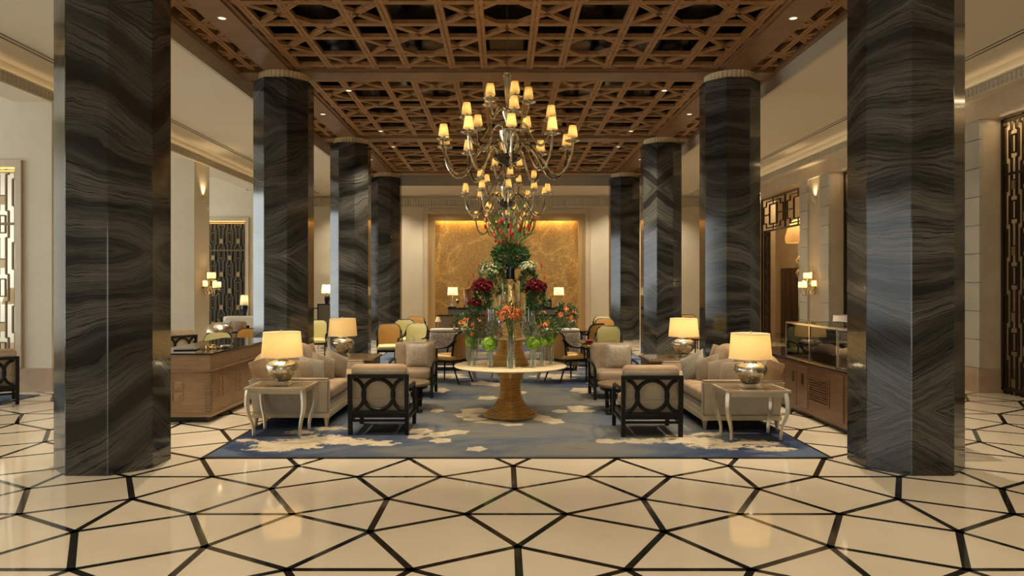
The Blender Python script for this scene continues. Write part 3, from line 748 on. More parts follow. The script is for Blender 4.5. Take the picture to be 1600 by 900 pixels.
def blue(p):
    d = abs(p.x - 0.05) / 3.1
    n = mnoise.noise(Vector((p.x * 0.7, p.y * 0.8, 1.3)))
    fr = max(0, 1 - (p.y - 7.3) / 0.9) * 0.25
    return max(0.0, min(1.0, 0.02 + 0.66 * d * d + fr + 0.28 * n + (0.2 if p.y > 12.4 else 0)))
carpet('carpet', 'large blue and grey cloud-patterned carpet under the seating and flower table', -3.09, 3.25, 7.36, 23.4, bl, bluefn=blue)
carpet('carpet', 'blue carpet at the far left under the single armchair', -10.4, -7.52, 8.6, 11.56, [(-8.5, 10, .5, .4, .7, .3)], 0.12, lambda p: 0.75)

# ================================================================== TABLE LAMPS
def table_lamp(label, loc, scale=1.0, power=5.0, group='mercury glass table lamps'):
    t = thing('table_lamp', label, 'lamp', loc, 0, group); S = scale
    c = MB(); c.prism([(-.115 * S, -.115 * S), (.115 * S, -.115 * S), (.115 * S, .115 * S), (-.115 * S, .115 * S)], 0.0, 0.018 * S); c.prism([(-.09 * S, -.09 * S), (.09 * S, -.09 * S), (.09 * S, .09 * S), (-.09 * S, .09 * S)], 0.018 * S, 0.045 * S)
    c.build('crystal_foot', m_crystal, t, bevel=0.003)
    c = MB(); pr = [(.075, .045), (.095, .052), (.12, .085), (.155, .13), (.182, .175), (.19, .205), (.185, .235), (.16, .265), (.11, .285), (.078, .292), (.07, .30), (.085, .31), (.09, .318), (.06, .327), (.03, .335), (.02, .345), (.02, .40)]
    c.lathe([(r * S, z * S) for r, z in pr], 48); c.build('urn_body', m_mercury, t, smooth=True)
    z0, z1 = 0.335 * S, 0.62 * S
    c = MB(); c.lathe([(.240 * S, z0), (.215 * S, z1)], 48, cap=False); c.build('lamp_shade', m_shade, t, smooth=True)
    c = MB(); c.tube([(.240 * S * math.cos(2 * PI * k / 40), .240 * S * math.sin(2 * PI * k / 40), z0) for k in range(40)], 0.004, 6, True); c.build('shade_ring', m_whitemat, t); c = MB(); c.tube([(.215 * S * math.cos(2 * PI * k / 40), .215 * S * math.sin(2 * PI * k / 40), z1) for k in range(40)], 0.004, 6, True)
    for k in range(3): c.bar((0, 0, z1 - .01), (.213 * S * math.cos(k * 2.09), .213 * S * math.sin(k * 2.09), z1 - .01), .004, .004)
    c.build('shade_frame', m_whitemat, t)
    c = MB(); c.lathe([(.004, .40 * S), (.004, z1 + .008), (.018, z1 + .010), (.022, z1 + .022), (.006, z1 + .032)], 16); c.build('finial', m_chrome, t, smooth=True)
    c = MB(); c.ball((0, 0, .46 * S), .032 * S, 12); c.build('bulb', m_bulb, t, smooth=True)
    light('lamp_light', 'POINT', (0, 0, .53 * S), power, (1.0, 0.80, 0.44), (0, 0, 0), t, shadow_soft_size=0.03)
    return t

# ================================================================== SILVER SIDE TABLES
def side_table(label, loc, w, d, h, group, mat_top=True):
    t = thing('side_table', label, 'table', loc, 0, group)
    c = MB(); c.box(-w / 2, w / 2, -d / 2, d / 2, h - 0.022, h); c.build('tabletop', m_tabletop if mat_top else m_silver, t, bevel=0.004)
    c = MB(); e = 0.018
    c.box(-w / 2 - .006, w / 2 + .006, -d / 2 - .006, -d / 2 + e, h - .024, h + .003); c.box(-w / 2 - .006, w / 2 + .006, d / 2 - e, d / 2 + .006, h - .024, h + .003)
    c.box(-w / 2 - .006, -w / 2 + e, -d / 2 + e, d / 2 - e, h - .024, h + .003); c.box(w / 2 - e, w / 2 + .006, -d / 2 + e, d / 2 - e, h - .024, h + .003)
    i = 0.03
    c.box(-w / 2 + i, w / 2 - i, -d / 2 + i, -d / 2 + i + .02, h - .075, h - .024); c.box(-w / 2 + i, w / 2 - i, d / 2 - i - .02, d / 2 - i, h - .075, h - .024)
    c.box(-w / 2 + i, -w / 2 + i + .02, -d / 2 + i, d / 2 - i, h - .075, h - .024); c.box(w / 2 - i - .02, w / 2 - i, -d / 2 + i, d / 2 - i, h - .075, h - .024)
    c.build('apron', m_silver, t, bevel=0.003)
    for sx in (-1, 1):
        for sy in (-1, 1):
            x, y = sx * (w / 2 - .035), sy * (d / 2 - .035); hh = h - .03
            # cabriole: bulges outward at the knee, sweeps in, kicks out at the foot
            pts = [(.0, hh), (.008, hh - .06), (.012, hh - .12), (.012, hh * .66), (.0, hh * .50), (-.026, hh * .33), (-.044, hh * .16), (-.046, .0)]
            wd = [.046, .046, .044, .041, .036, .031, .028, .028]
            prof = []; c = MB(); path = smoothpath([(p[0], 0, p[1]) for p in pts], 4); rr = smoothpath([(q, 0, 0) for q in wd], 4)
            P_ = [(x + sx * q.x, y + sy * q.x, q.z) for q in path]
            c.tube(P_, [q.x * 0.72 for q in rr], 4); c.build('leg', m_silver, t, bevel=0)
    return t
side_table('silver-leaf side table with bowed legs beside the left sofa, a lit lamp on it', (-2.69, 8.60, CZ), .70, .56, .565, 'silver side tables by the sofas')
side_table('silver-leaf side table with bowed legs beside the right sofa, a lit lamp on it', (2.80, 8.37, CZ), .72, .56, .565, 'silver side tables by the sofas')
table_lamp('table lamp with silver urn base on the left silver side table', (-2.69, 8.60, .580), 1.0, 4)
table_lamp('table lamp with silver urn base on the right silver side table', (2.80, 8.37, .580), 1.0, 4)

def box_table(label, x0, x1, y0, y1, h):
    t = thing('box_table', label, 'table', ((x0 + x1) / 2, (y0 + y1) / 2, CZ), 0, 'wooden box tables behind the sofas')
    w, d = (x1 - x0) / 2, (y1 - y0) / 2; h -= CZ
    c = MB(); c.box(-w + .03, w - .03, -d + .03, d - .03, .06, h - .05); c.build('cabinet_body', m_boxwood, t, bevel=.004)
    c = MB(); c.box(-w + .06, w - .06, -d + .06, d - .06, 0, .06); c.build('plinth', m_black, t)
    c = MB(); c.box(-w, w, -d, d, h - .05, h - .012); c.build('top_frame', m_boxwood, t, bevel=.004)
    c = MB(); c.box(-w + .03, w - .03, -d + .03, d - .03, h - .012, h - .004); c.build('glass_top', m_tabletop, t)
    for s in (-1, 1):
        c = MB(); c.box(s * w * .5 - w * .42, s * w * .5 + w * .42, -d + .018, -d + .03, .1, h - .09); pn = c.build('door', m_boxwood, t, bevel=.003)
        c = MB(); c.ball((s * .05, -d + .008, h * .6), .012, 10); c.build('knob', m_chrome, pn, smooth=True)
    return t
box_table('wooden box table with glass top beyond the left sofa, a lamp on it', -3.05, -2.17, 11.75, 12.6, .585)
box_table('wooden box table with glass top beyond the right sofa, a lamp on it', 2.26, 3.14, 11.55, 12.4, .585)
table_lamp('table lamp with silver urn base on the box table beyond the left sofa', (-2.77, 12.2, .581), 1.0, 1.6)
table_lamp('table lamp with silver urn base on the box table beyond the right sofa', (2.92, 11.95, .581), 1.02, 5)

# ================================================================== SOFAS  (local: seat faces +x, length along y)
def sofa(label, loc, rz, flip):
    t = thing('sofa', label, 'sofa', loc, rz, 'scroll-backed sofas')
    L, D = 2.30, 1.0           # x from -0.5 (back) to 0.5 (front)
    c = MB(); c.box(-.46, .5, -L / 2, L / 2, .115, .165); c.box(-.45, .49, -L / 2 + .01, L / 2 - .01, .165, .178); c.build('base_rail', m_sofawood, t, bevel=.004)
    c = MB(); c.box(-.44, .46, -L / 2 + .03, L / 2 - .03, .178, .30); c.build('seat_deck', m_linen, t, bevel=.01)
    for x in (-.42, .455):
        for y in (-L / 2 + .05, L / 2 - .05):
            c = MB(); c.lathe([(.016, 0), (.02, .01), (.03, .09), (.036, .1), (.036, .118)], 12, (x, y, 0)); c.build('leg', m_sofawood, t, smooth=True)
    for s in (-1, 1):
        y0 = s * (L / 2 - .09); a, b = sorted((s * (L / 2 - .09), s * L / 2))
        # arm panel: high at the rear, level along the top, upright at the front
        c = MB(); c.prism([(-.44, .178), (.49, .178), (.49, .575), (-.50, .575)], a, b, axis='y'); arm = c.build('arm', m_linen, t, bevel=.012)
        c = MB(); yy = s * (L / 2 + .001)
        n = 40
        for k in range(n): c.ball((-.48 + .96 * k / (n - 1), yy, .565), .0065, 6)
        for k in range(16): c.ball((.482, yy, .20 + .36 * k / 15), .0065, 6)
        c.build('nail_trim', m_nail, arm, smooth=True)
        c = MB(); c.cushion(((0.0), s * (L / 2 - .047), .585), (.96, .085, .03), .012); c.build('arm_pad', m_velvet2, arm, smooth=True)
        # raked wing closing the back end above the arm
        c = MB(); c.prism([(-.44, .57), (-.20, .57), (-.29, .86), (-.51, .79)], s * (L / 2 - .10), s * (L / 2 - .01), axis='y'); c.build('back_wing', m_velvet, t, bevel=.014, smooth=True)
    c = MB(); c.prism([(-.46, .178), (-.38, .178), (-.44, .78), (-.50, .76)], -L / 2 + .1, L / 2 - .1, axis='y'); c.build('back_frame', m_velvet2, t, bevel=.01)
    # three scrolled back cushions with rounded crowns
    w3 = (L - .2) / 3
    for k in range(3):
        y = -L / 2 + .1 + w3 * (k + .5)
        M_ = Matrix.Translation((-.36, y, .60)) @ Matrix.Rotation(R(-13), 4, 'Y')
        c = MB(); c.cushion((0, 0, 0), (.21, w3 + .01, .60), .095, .02, axis=0, n=14)
        for v in c.bm.verts:                        # crown the cushion: round hump across its width
            e = math.sqrt(max(0.0, 1 - (v.co.y / (w3 / 2 + .02)) ** 2))
            if v.co.z > 0: v.co.z *= .52 + .48 * e
            v.co = M_ @ v.co
        c.build('back_cushion', m_velvet, t, smooth=True)
    w2 = (L - .2) / 2
    for k in range(2):
        y = -L / 2 + .1 + w2 * (k + .5)
        c = MB(); c.cushion((.09, y, .385), (.80, w2 - .01, .17), .06, .02); c.build('seat_cushion', m_velvet, t, smooth=True)
    return t
sofa('long beige velvet sofa with three-lobed back along the left edge of the carpet', (-2.70, 10.05, CZ), 0, False)
sofa('long beige velvet sofa with three-lobed back along the right edge of the carpet', (2.84, 9.87, CZ), PI, True)

def throw_pillow(label, loc, rx, ry, rz, size, m_, group, th=.15):
    c = MB(); n = 12
    # square pillow with pinched corners: thin at the rim, full in the middle
    def P(u, v, s):
        e = (1 - abs(u) ** 2.4) * (1 - abs(v) ** 2.4)
        k = 1 - .07 * (1 - abs(u) ** 2) * abs(v) ** 3 ; k2 = 1 - .07 * (1 - abs(v) ** 2) * abs(u) ** 3
        return (u * size / 2 * k2, s * th / 2 * e ** .55, v * size / 2 * k)
    g = {}
    for s in (-1, 1):
        for i in range(n + 1):
            for j in range(n + 1):
                u, v = -1 + 2 * i / n, -1 + 2 * j / n
                rim = i in (0, n) or j in (0, n)
                if rim and s == 1: g[s, i, j] = g[-1, i, j]
                else: g[s, i, j] = c.v(P(u, v, s))
        for i in range(n):
            for j in range(n):
                q = [g[s, i, j], g[s, i + 1, j], g[s, i + 1, j + 1], g[s, i, j + 1]]
                c.f(q if s < 0 else q[::-1])
    o = c.build('throw_pillow', m_, smooth=True, loc=loc, rot=(rx, ry, rz)); return tag(o, label, 'pillow', group)
def sofa_pillows(sx, spec, group):
    for (x, y, tilt, roll, yaw, dz), lab, m_ in spec:
        throw_pillow(lab, (x, y, .625 + dz), R(-22 + tilt), R(sx * roll), R(sx * yaw), .40, m_, group)
sofa_pillows(1, (((-2.62, 9.22, 0, 6, 52, 0), 'medallion-patterned cushion nearest the lamp on the left sofa', m_medal), ((-2.57, 9.50, -3, 14, 48, .0), 'plain brown-grey cushion second from the lamp on the left sofa', m_medal2),
    ((-2.50, 9.80, 0, 20, 50, .01), 'brown cushion third from the lamp on the left sofa', m_medal), ((-2.40, 10.12, -4, 26, 46, .02), 'medallion-patterned cushion farthest from the lamp on the left sofa, tilted', m_medal)), 'cushions on the left sofa')
sofa_pillows(-1, (((2.80, 9.02, 0, 6, 52, 0), 'beige medallion cushion nearest the lamp on the right sofa', m_medal), ((2.74, 9.32, -3, 14, 48, .0), 'tan cushion second from the lamp on the right sofa', m_medal),
    ((2.66, 9.62, 0, 20, 50, .01), 'brown medallion cushion third from the lamp on the right sofa', m_medal), ((2.55, 9.94, -4, 26, 44, .02), 'grey medallion cushion farthest from the lamp on the right sofa, tilted on a corner', m_medal2)), 'cushions on the right sofa')

# ================================================================== RING-BACK ARMCHAIRS (local: faces +y, back at y=0)
def armchair(label, loc, rz, group, m_c=None):
    m_c = m_c or m_velvet
    t = thing('armchair', label, 'armchair', loc, rz, group); W, Dp = .71, .72
    x = W / 2 - .024
    for s in (-1, 1):
        c = MB(); c.bar((s * x, .035, 0), (s * x, .0, .695), .048, .05, (0, 1, 0)); c.build('leg', m_ebony, t, bevel=.004)
        c = MB(); c.bar((s * x, Dp, 0), (s * x, Dp, .47), .045, .045, (0, 1, 0)); c.build('leg', m_ebony, t, bevel=.004)
        c = MB(); p = smoothpath([(s * x, .02, .56), (s * (x + .012), .2, .55), (s * (x + .018), .42, .545), (s * (x + .012), .60, .53), (s * x, Dp - .01, .47)], 5)
        c.tube(p, [.022] * len(p), 6); c.build('arm', m_ebony, t, smooth=True)
        c = MB(); c.box(s * x - .016, s * x + .016, .05, Dp, .155, .185); c.build('side_stretcher', m_ebony, t, bevel=.003)
    bf = MB(); bf.box(-W / 2, W / 2, -.025, .03, .665, .712); bf.build('top_rail', m_ebony, t, bevel=.005)
    bf = MB(); bf.box(-W / 2 + .03, W / 2 - .03, -.01, .04, .245, .285); bf.build('lower_rail', m_ebony, t, bevel=.005)
    c = MB(); zc, r = .475, .178
    pth = [(0 + r * math.cos(2 * PI * k / 40), .012, zc + r * math.sin(2 * PI * k / 40)) for k in range(40)]
    c.tube(pth, .023, 8, True); c.build('ring', m_ebony, t, smooth=True)
    for s in (-1, 1):
        a = [(s * (W / 2 - .03 - .02 + .0) - s * 0 + s * (-.165 * math.cos(R(q)) * .86), .012, zc + .182 * math.sin(R(q))) for q in range(-84, 85, 8)]
        c = MB(); c.tube(a, .022, 8); c.build('half_ring', m_ebony, t, smooth=True)
    c = MB(); c.box(-x, x, .03, .06, .20, .245); c.box(-x, x, Dp - .03, Dp, .20, .26); c.box(-x, -x + .03, .04, Dp, .20, .26); c.box(x - .03, x, .04, Dp, .20, .26); c.build('seat_frame', m_ebony, t, bevel=.004)
    c = MB(); c.box(-x, x, .03, .055, .15, .18); c.build('rear_stretcher', m_ebony, t, bevel=.003)
    c = MB(); c.cushion((0, .39, .345), (W - .12, .66, .17), .06, .02); c.build('seat_cushion', m_c, t, smooth=True)
    c = MB(); M_ = Matrix.Translation((0, .12, .56)) @ Matrix.Rotation(R(9), 4, 'X')
    c.cushion((0, 0, 0), (W - .05, .15, .53), .065, .02, axis=1, M=M_)
    for f in c.bm.faces:
        q = M_.inverted() @ f.calc_center_median()
        if q.y < -.055 and q.z < .20: f.material_index = 1
    c.build('back_cushion', [m_c, m_linen], t, smooth=True)
    c = MB(); c.M = Matrix.Translation((0, .038, .52)) @ Matrix.Rotation(R(5), 4, 'X'); c.box(-W / 2 + .05, W / 2 - .05, -.006, .006, -.24, -.10); c.build('back_panel', m_linen, t)
    return t
ARM = 'ebonised ring-back armchairs'
armchair('armchair with three-ring ebony back turned to the camera, left of the flower table', (-1.515, 8.42, CZ), 0, ARM)
armchair('armchair with three-ring ebony back turned to the camera, right of the flower table', (1.652, 8.30, CZ), 0, ARM)
armchair('armchair facing the camera with a square cushion, left beyond the coffee table', (-1.50, 11.95, CZ), PI, ARM, m_velvet2)
armchair('armchair facing the camera with a square cushion, right beyond the coffee table', (1.67, 11.75, CZ), PI, ARM, m_velvet2)
throw_pillow('square silvery cushion on the left camera-facing armchair', (-1.42, 11.55, .645), R(8), 0, R(3), .40, m_pillow, 'silvery armchair cushions', .13)
throw_pillow('square silvery cushion on the right camera-facing armchair', (1.75, 11.35, .645), R(8), 0, R(-3), .40, m_pillow, 'silvery armchair cushions', .13)
armchair('dark ring-back armchair cut by the left edge of the photo, by the pierced screen', (-7.43, 10.38, CZ), R(38), ARM)

def coffee_table(label, loc, r):
    t = thing('coffee_table', label, 'table', loc, 0, 'round coffee tables')
    c = MB(); c.lathe([(r - .01, .345), (r, .352), (r, .378), (r - .006, .385)], 56); c.build('tabletop', m_tabletop, t, smooth=True)
    c = MB(); c.lathe([(r - .03, .30), (r - .03, .345)], 56); c.build('apron', m_ebony, t, smooth=True)
    for k in range(4):
        a = R(45 + 90 * k); c = MB(); c.bar((math.cos(a) * (r - .07), math.sin(a) * (r - .07), 0), (math.cos(a) * (r - .05), math.sin(a) * (r - .05), .30), .04, .04); c.build('leg', m_ebony, t, bevel=.004)
    return t
coffee_table('round bronze-topped coffee table between the left armchairs', (-1.50, 10.25, CZ), .40)
coffee_table('round bronze-topped coffee table between the right armchairs', (1.66, 10.1, CZ), .40)
for sx, x, y, sd in ((-1, -1.26, 9.95, 'left'), (1, 1.42, 9.8, 'right')):
    t = thing('floor_outlet', 'small black floor outlet with a looped cable by the %s coffee table' % sd, 'outlet', (x, y, CZ), 0, 'floor outlets')
    c = MB(); c.box(-.09, .09, -.06, .06, 0, .03); c.build('outlet_box', m_black, t, bevel=.005)
    c = MB(); c.tube(smoothpath([(sx * .03, 0, .03), (sx * .02, 0, .09), (-sx * .03, .03, .16), (-sx * .12, .1, .22), (-sx * .2, .2, .296)], 5), .005, 6); c.build('cable', m_black, t)

# ================================================================== DESKS
def left_desk():
    x0, x1, y0, y1, h = -4.72, -3.80, 9.24, 12.05, .89
    t = thing('concierge_desk', 'oak concierge desk with carved square panels and black top, behind the left column', 'desk', ((x0 + x1) / 2, (y0 + y1) / 2, 0))
    w, d = (x1 - x0) / 2, (y1 - y0) / 2
    c = MB(); c.box(-w + .08, w - .08, -d + .08, d - .08, 0, .07); c.build('plinth', m_black, t)
    c = MB(); c.box(-w + .02, w - .02, -d + .02, d - .02, .07, .655); c.build('desk_body', m_deskwood, t, bevel=.006)
    c = MB(); c.box(-w + .005, w - .005, -d + .005, d - .005, .675, h - .02); c.build('upper_band', m_deskwood, t, bevel=.006)
    c = MB(); c.box(-w - .012, w + .012, -d - .012, d + .012, .655, .675); c.box(-w - .005, w + .005, -d - .005, d + .005, .075, .11); c.build('ledge', m_deskwood, t, bevel=.004)
    c = MB(); c.box(-w - .005, w + .005, -d - .005, d + .005, h - .02, h); c.build('black_top', m_blackglass, t, bevel=.003)
    for sx, sy in ((1, -1), (-1, -1), (1, 1)):
        c = MB()
        for k in range(26): c.box(sx * (w - .035) - .04, sx * (w - .035) + .04, sy * (d - .035) - .04, sy * (d - .035) + .04, .115 + k * .0205, .115 + k * .0205 + .013)
        c.build('ribbed_corner', m_deskwood, t)
    def motif(cx, cy, cz, face):
        c = MB()
        for a in (-1, 1):
            for b in (-1, 1):
                u = a * .068; v = cz + b * .068; s = .058
                if face == 'y': p = [(cx + u - s, cy, v - s), (cx + u + s, cy, v - s), (cx + u + s, cy, v + s), (cx + u - s, cy, v + s)]; apx = (cx + u, cy - .022, v); out = [(q[0], q[1] - .008, q[2]) for q in p]
                else: p = [(cx, cy + u - s, v - s), (cx, cy + u + s, v - s), (cx, cy + u + s, v + s), (cx, cy + u - s, v + s)]; apx = (cx + .022, cy + u, v); out = [(q[0] + .008, q[1], q[2]) for q in p]
                A = [c.v(q) for q in p]; B = [c.v(q) for q in out]; T = c.v(apx)
                for i in range(4): c.f([A[i], A[(i + 1) % 4], B[(i + 1) % 4], B[i]]); c.f([B[i], B[(i + 1) % 4], T])
        c.build('carved_panel', m_deskwood, t)
    motif(-.02, -d + .02, .40, 'y')
    for y in (-d + .42, -d + 1.05, -d + 1.68, -d + 2.3): motif(w - .02, y, .42, 'x')
    return t
left_desk()
def right_desk():
    x0, x1, y0, y1, h = 3.95, 4.80, 7.75, 12.05, .745
    t = thing('display_counter', 'walnut counter with louvred vent and black top, behind the right front column', 'counter', ((x0 + x1) / 2, (y0 + y1) / 2, 0))
    w, d = (x1 - x0) / 2, (y1 - y0) / 2; cy = (y0 + y1) / 2
    c = MB(); c.box(-w + .07, w - .07, -d + .07, d - .07, 0, .07); c.build('plinth', m_black, t)
    c = MB(); c.box(-w + .015, w - .015, -d + .015, d - .015, .07, h - .02); c.build('counter_body', m_deskwood2, t, bevel=.005)
    c = MB(); c.box(-w - .005, w + .005, -d - .005, d + .005, h - .02, h); c.build('black_top', m_blackglass, t, bevel=.003)
    def Y(px):  # depth where the front face meets picture column px
        return (x0 - CAMX) * FPX / (px - CX) - cy
    c = MB(); ya, yb = Y(1295), Y(1263)
    c.box(-w, -w + .015, ya, yb, .24, .27); c.box(-w, -w + .015, ya, yb, .56, .59); c.box(-w, -w + .015, ya, ya + .03, .27, .56); c.box(-w, -w + .015, yb - .03, yb, .27, .56)
    for k in range(9):
        z = .285 + k * .031; c.hexa([(-w + .014, ya + .03, z), (-w + .014, yb - .03, z), (-w + .010, yb - .03, z + .004), (-w + .010, ya + .03, z + .004), (-w - .004, ya + .03, z + .012), (-w - .004, yb - .03, z + .012), (-w + .014, yb - .03, z + .024), (-w + .014, ya + .03, z + .024)])
    c.build('louvre_vent', m_deskwood2, t)
    for (pa, pb) in ((1317, 1297), (1261, 1245), (1244, 1226), (1225, 1208)):
        c = MB(); c.box(-w, -w + .014, Y(pa), Y(pb), .12, h - .06); dr = c.build('door', m_deskwood2, t, bevel=.004)
        if pa in (1261, 1244):
            yh = Y(1254) if pa == 1261 else Y(1250) + .22
            c = MB(); c.box(-w - .022, -w, yh - .02, yh + .02, .44, .58); c.build('handle', m_bronze, dr, bevel=.004)
    # glass display case on the counter
    v = thing('display_case', 'glass display case with chrome edges on the right walnut counter', 'display case', ((x0 + x1) / 2, cy, h))
    ya, yb = 7.85 - cy, 10.28 - cy; xa, xb = -w + .02, w - .1; H = .49
    c = MB(); e = .012
    ys = [ya, 8.72 - cy, 9.5 - cy, yb]
    for y in ys:
        for x in (xa, xb): c.box(x - e, x + e, y - e, y + e, 0.0, H)
    for z in (.012, H):
        for x in (xa, xb): c.box(x - e, x + e, ya, yb, z - e, z + e)
        for y in ys: c.box(xa, xb, y - e, y + e, z - e, z + e)
    c.build('chrome_frame', m_chrome, v)
    for k, (a, b) in enumerate(zip(ys, ys[1:])):
        c = MB(); c.box(xa - .003, xa + .003, a + e, b - e, .024, H - e); c.build('glass_pane', m_water if k else m_glass, v)
    c = MB(); c.box(xa, xb, ya - .003, ya + .003, .024, H - e); c.box(xa, xb, yb - .003, yb + .003, .024, H - e); c.build('glass_end', m_glass, v)
    c = MB(); c.box(xb - .004, xb + .02, ya, yb, 0, H); c.box(xa + .02, xb, ya, yb, .001, .012); c.build('dark_lining', m_blackglass, v)
    c = MB(); c.box(xa, xb, ya, yb, H, H + .008); c.build('glass_lid', m_glass, v)
right_desk()

# things on the left desk
t = thing('desk_lamp', 'brushed metal dome desk lamp with curved stem on the left desk', 'lamp', (-4.02, 10.35, .89))
c = MB(); c.lathe([(.001, .0), (.09, .0), (.09, .012), (.03, .02), (.001, .022)], 28); c.build('base', m_chrome, t, smooth=True)
c = MB(); c.tube(smoothpath([(.05, 0, .012), (.09, 0, .05), (.085, 0, .13), (.06, 0, .19), (-.02, 0, .225)], 6), .007, 8); c.build('stem', m_chrome, t, smooth=True)
c = MB(); pr = [(.19 * math.cos(R(a)), .14 * math.sin(R(a))) for a in range(0, 90, 8)] + [(.001, .14)]
c.lathe(pr, 36, (-.10, 0, .205), cap=False); sh = c.build('dome_shade', mat('brushed_nickel', (.55, .44, .33), .3, 1.0), t, smooth=True)
c = MB(); c.tube([(-.10, 0, .34), (-.105, 0, .37), (-.135, 0, .385)], .006, 6); c.build('top_handle', m_chrome, sh)
c = MB(); c.ball((-.10, 0, .25), .03, 10); c.build('bulb', m_bulb, t)
def onething(nm, label, cat, mb, m_, loc, rz=0, group=None, smooth=False, bevel=0):
    return tag(mb.build(nm, m_, smooth=smooth, bevel=bevel, loc=loc, rot=(0, 0, rz)), label, cat, group)
for k, (dx, dy, rz) in enumerate(((-.30, -.62, .2), (-.05, -.30, -.15))):
    c = MB(); c.box(-.14, .14, -.105, .105, 0, .012)
    onething('black_folder', 'flat black folder %s on the left desk' % ('at the near corner' if k == 0 else 'beside the dome lamp'), 'folder', c, m_black, (-4.02 + dx, 10.35 + dy, .891), rz)
c = MB(); rr = random.Random(4)
for k in range(42):
    a = rr.uniform(0, 2 * PI); r_ = rr.uniform(.05, .17); h = rr.uniform(.01, .07)
    c.tube(smoothpath([(0.02 * math.cos(a), .02 * math.sin(a), .006), (r_ * .5 * math.cos(a), r_ * .5 * math.sin(a), h), (r_ * math.cos(a + .4), r_ * math.sin(a + .4), .007)], 3), .004, 5)
onething('gold_wire_ornament', 'tangled gold wire ornament on the black top of the left desk', 'ornament', c, m_goldleaf, (-4.08, 9.92, .891))

# ================================================================== FLOWER TABLE
TC = Vector((0.035, 9.74, CZ)); TZ = 0.69
t = thing('round_table', 'round cream-topped table on a flared gilded ring pedestal, in the middle of the carpet', 'table', TC)
def ringed(mb, ctrl, n, amp, seg=56):
    pts = smoothpath([(r, 0, z) for r, z in ctrl], 14)
    zs = [p.z for p in pts]; z0, z1 = zs[0], zs[-1]
    def rad(z):
        for a, b in zip(pts, pts[1:]):
            if a.z <= z <= b.z + 1e-9: f = 0 if b.z == a.z else (z - a.z) / (b.z - a.z); return a.x + (b.x - a.x) * f
        return pts[-1].x
    prof = []
    for k in range(n):
        for q in range(6):
            f = q / 6; z = z0 + (z1 - z0) * (k + f) / n
            prof.append((rad(z) + amp * (math.sin(PI * f) - .55), z))
    prof.append((rad(z1), z1)); mb.lathe(prof, seg); return mb
c = MB(); ringed(c, [(.375, 0), (.345, .03), (.27, .085), (.205, .15), (.16, .235), (.138, .33), (.137, .40), (.152, .49), (.185, .57), (.225, .63), (.245, .655)], 28, .016)
c.build('ring_pedestal', m_goldring, t, smooth=True)
c = MB(); c.lathe([(.20, .645), (.70, .648), (.748, .655), (.757, .664), (.755, .672), (.745, TZ - CZ), (.0005, TZ - CZ)], 96); c.build('tabletop', m_creamtop, t, smooth=True)
t = thing('tiered_stand', 'tiered gilded ring flower stand with two cream discs on the round table', 'flower stand', (TC.x, TC.y, TZ + .001))
c = MB(); ringed(c, [(.245, 0), (.235, .05), (.20, .12), (.172, .20), (.162, .27), (.17, .33), (.182, .352)], 16, .015); c.build('lower_cone', m_goldring, t, smooth=True)
c = MB(); c.lathe([(.16, .352), (.32, .354), (.336, .362), (.332, .374), (.001, .376)], 64); c.build('lower_disc', m_creamtop, t, smooth=True)
c = MB(); ringed(c, [(.172, .376), (.155, .43), (.125, .53), (.105, .62), (.108, .70), (.125, .752)], 18, .009); c.build('middle_cone', m_goldring, t, smooth=True)
c = MB(); c.lathe([(.12, .752), (.185, .754), (.196, .76), (.192, .770), (.001, .772)], 48); c.build('upper_disc', m_creamtop, t, smooth=True)
c = MB(); ringed(c, [(.125, .772), (.105, .83), (.078, .93), (.068, 1.0), (.074, 1.08), (.09, 1.15)], 19, .007); c.build('upper_cone', m_goldring, t, smooth=True)
ZT1, ZT2, ZT3 = TZ + .379, TZ + .775, TZ + 1.153

def vase(label, loc, r, h, group, m_=None, flare=0.0, water=True):
    t = thing('glass_vase' if not m_ else 'vase', label, 'vase', loc, 0, group)
    c = MB(); c.lathe([(.001, .001), (r * .96, .001), (r, .006), (r, h * .5), (r + flare, h), (r + flare - .004, h), (r - .004, .02), (.001, .018)], 32, cap=False); c.build('vase_body', m_ or m_glass, t, smooth=True)
    return t
def petal_mesh(name, n, L, wd, curl, m_, center=None, layers=1):
    """one open flower facing +z"""
    c = MB()
    for ly in range(layers):
        for k in range(n):
            a = 2 * PI * (k + ly * .5) / n; ca, sa = math.cos(a), math.sin(a); row = []
            for i in range(5):
                f = i / 4; r_ = L * f * (1 - .2 * ly); z = curl * (f - f * f * .9) * L * 1.6 + .2 * L * ly * f; ww = wd * math.sin(PI * (.12 + .80 * f)) * .5
                row.append([c.v((r_ * ca - s * ww * sa, r_ * sa + s * ww * ca, z + (0 if s else -.12 * wd))) for s in (-1, 0, 1)])
            for A, B in zip(row, row[1:]):
                for q in (0, 1): c.f([A[q], A[q + 1], B[q + 1], B[q]])
    if center: c.ball((0, 0, L * .12), center, 6)
    me = bpy.data.meshes.new(name); c.bm.to_mesh(me); c.bm.free(); me.materials.append(m_)
    me.polygons.foreach_set('use_smooth', [True] * len(me.polygons)); return me
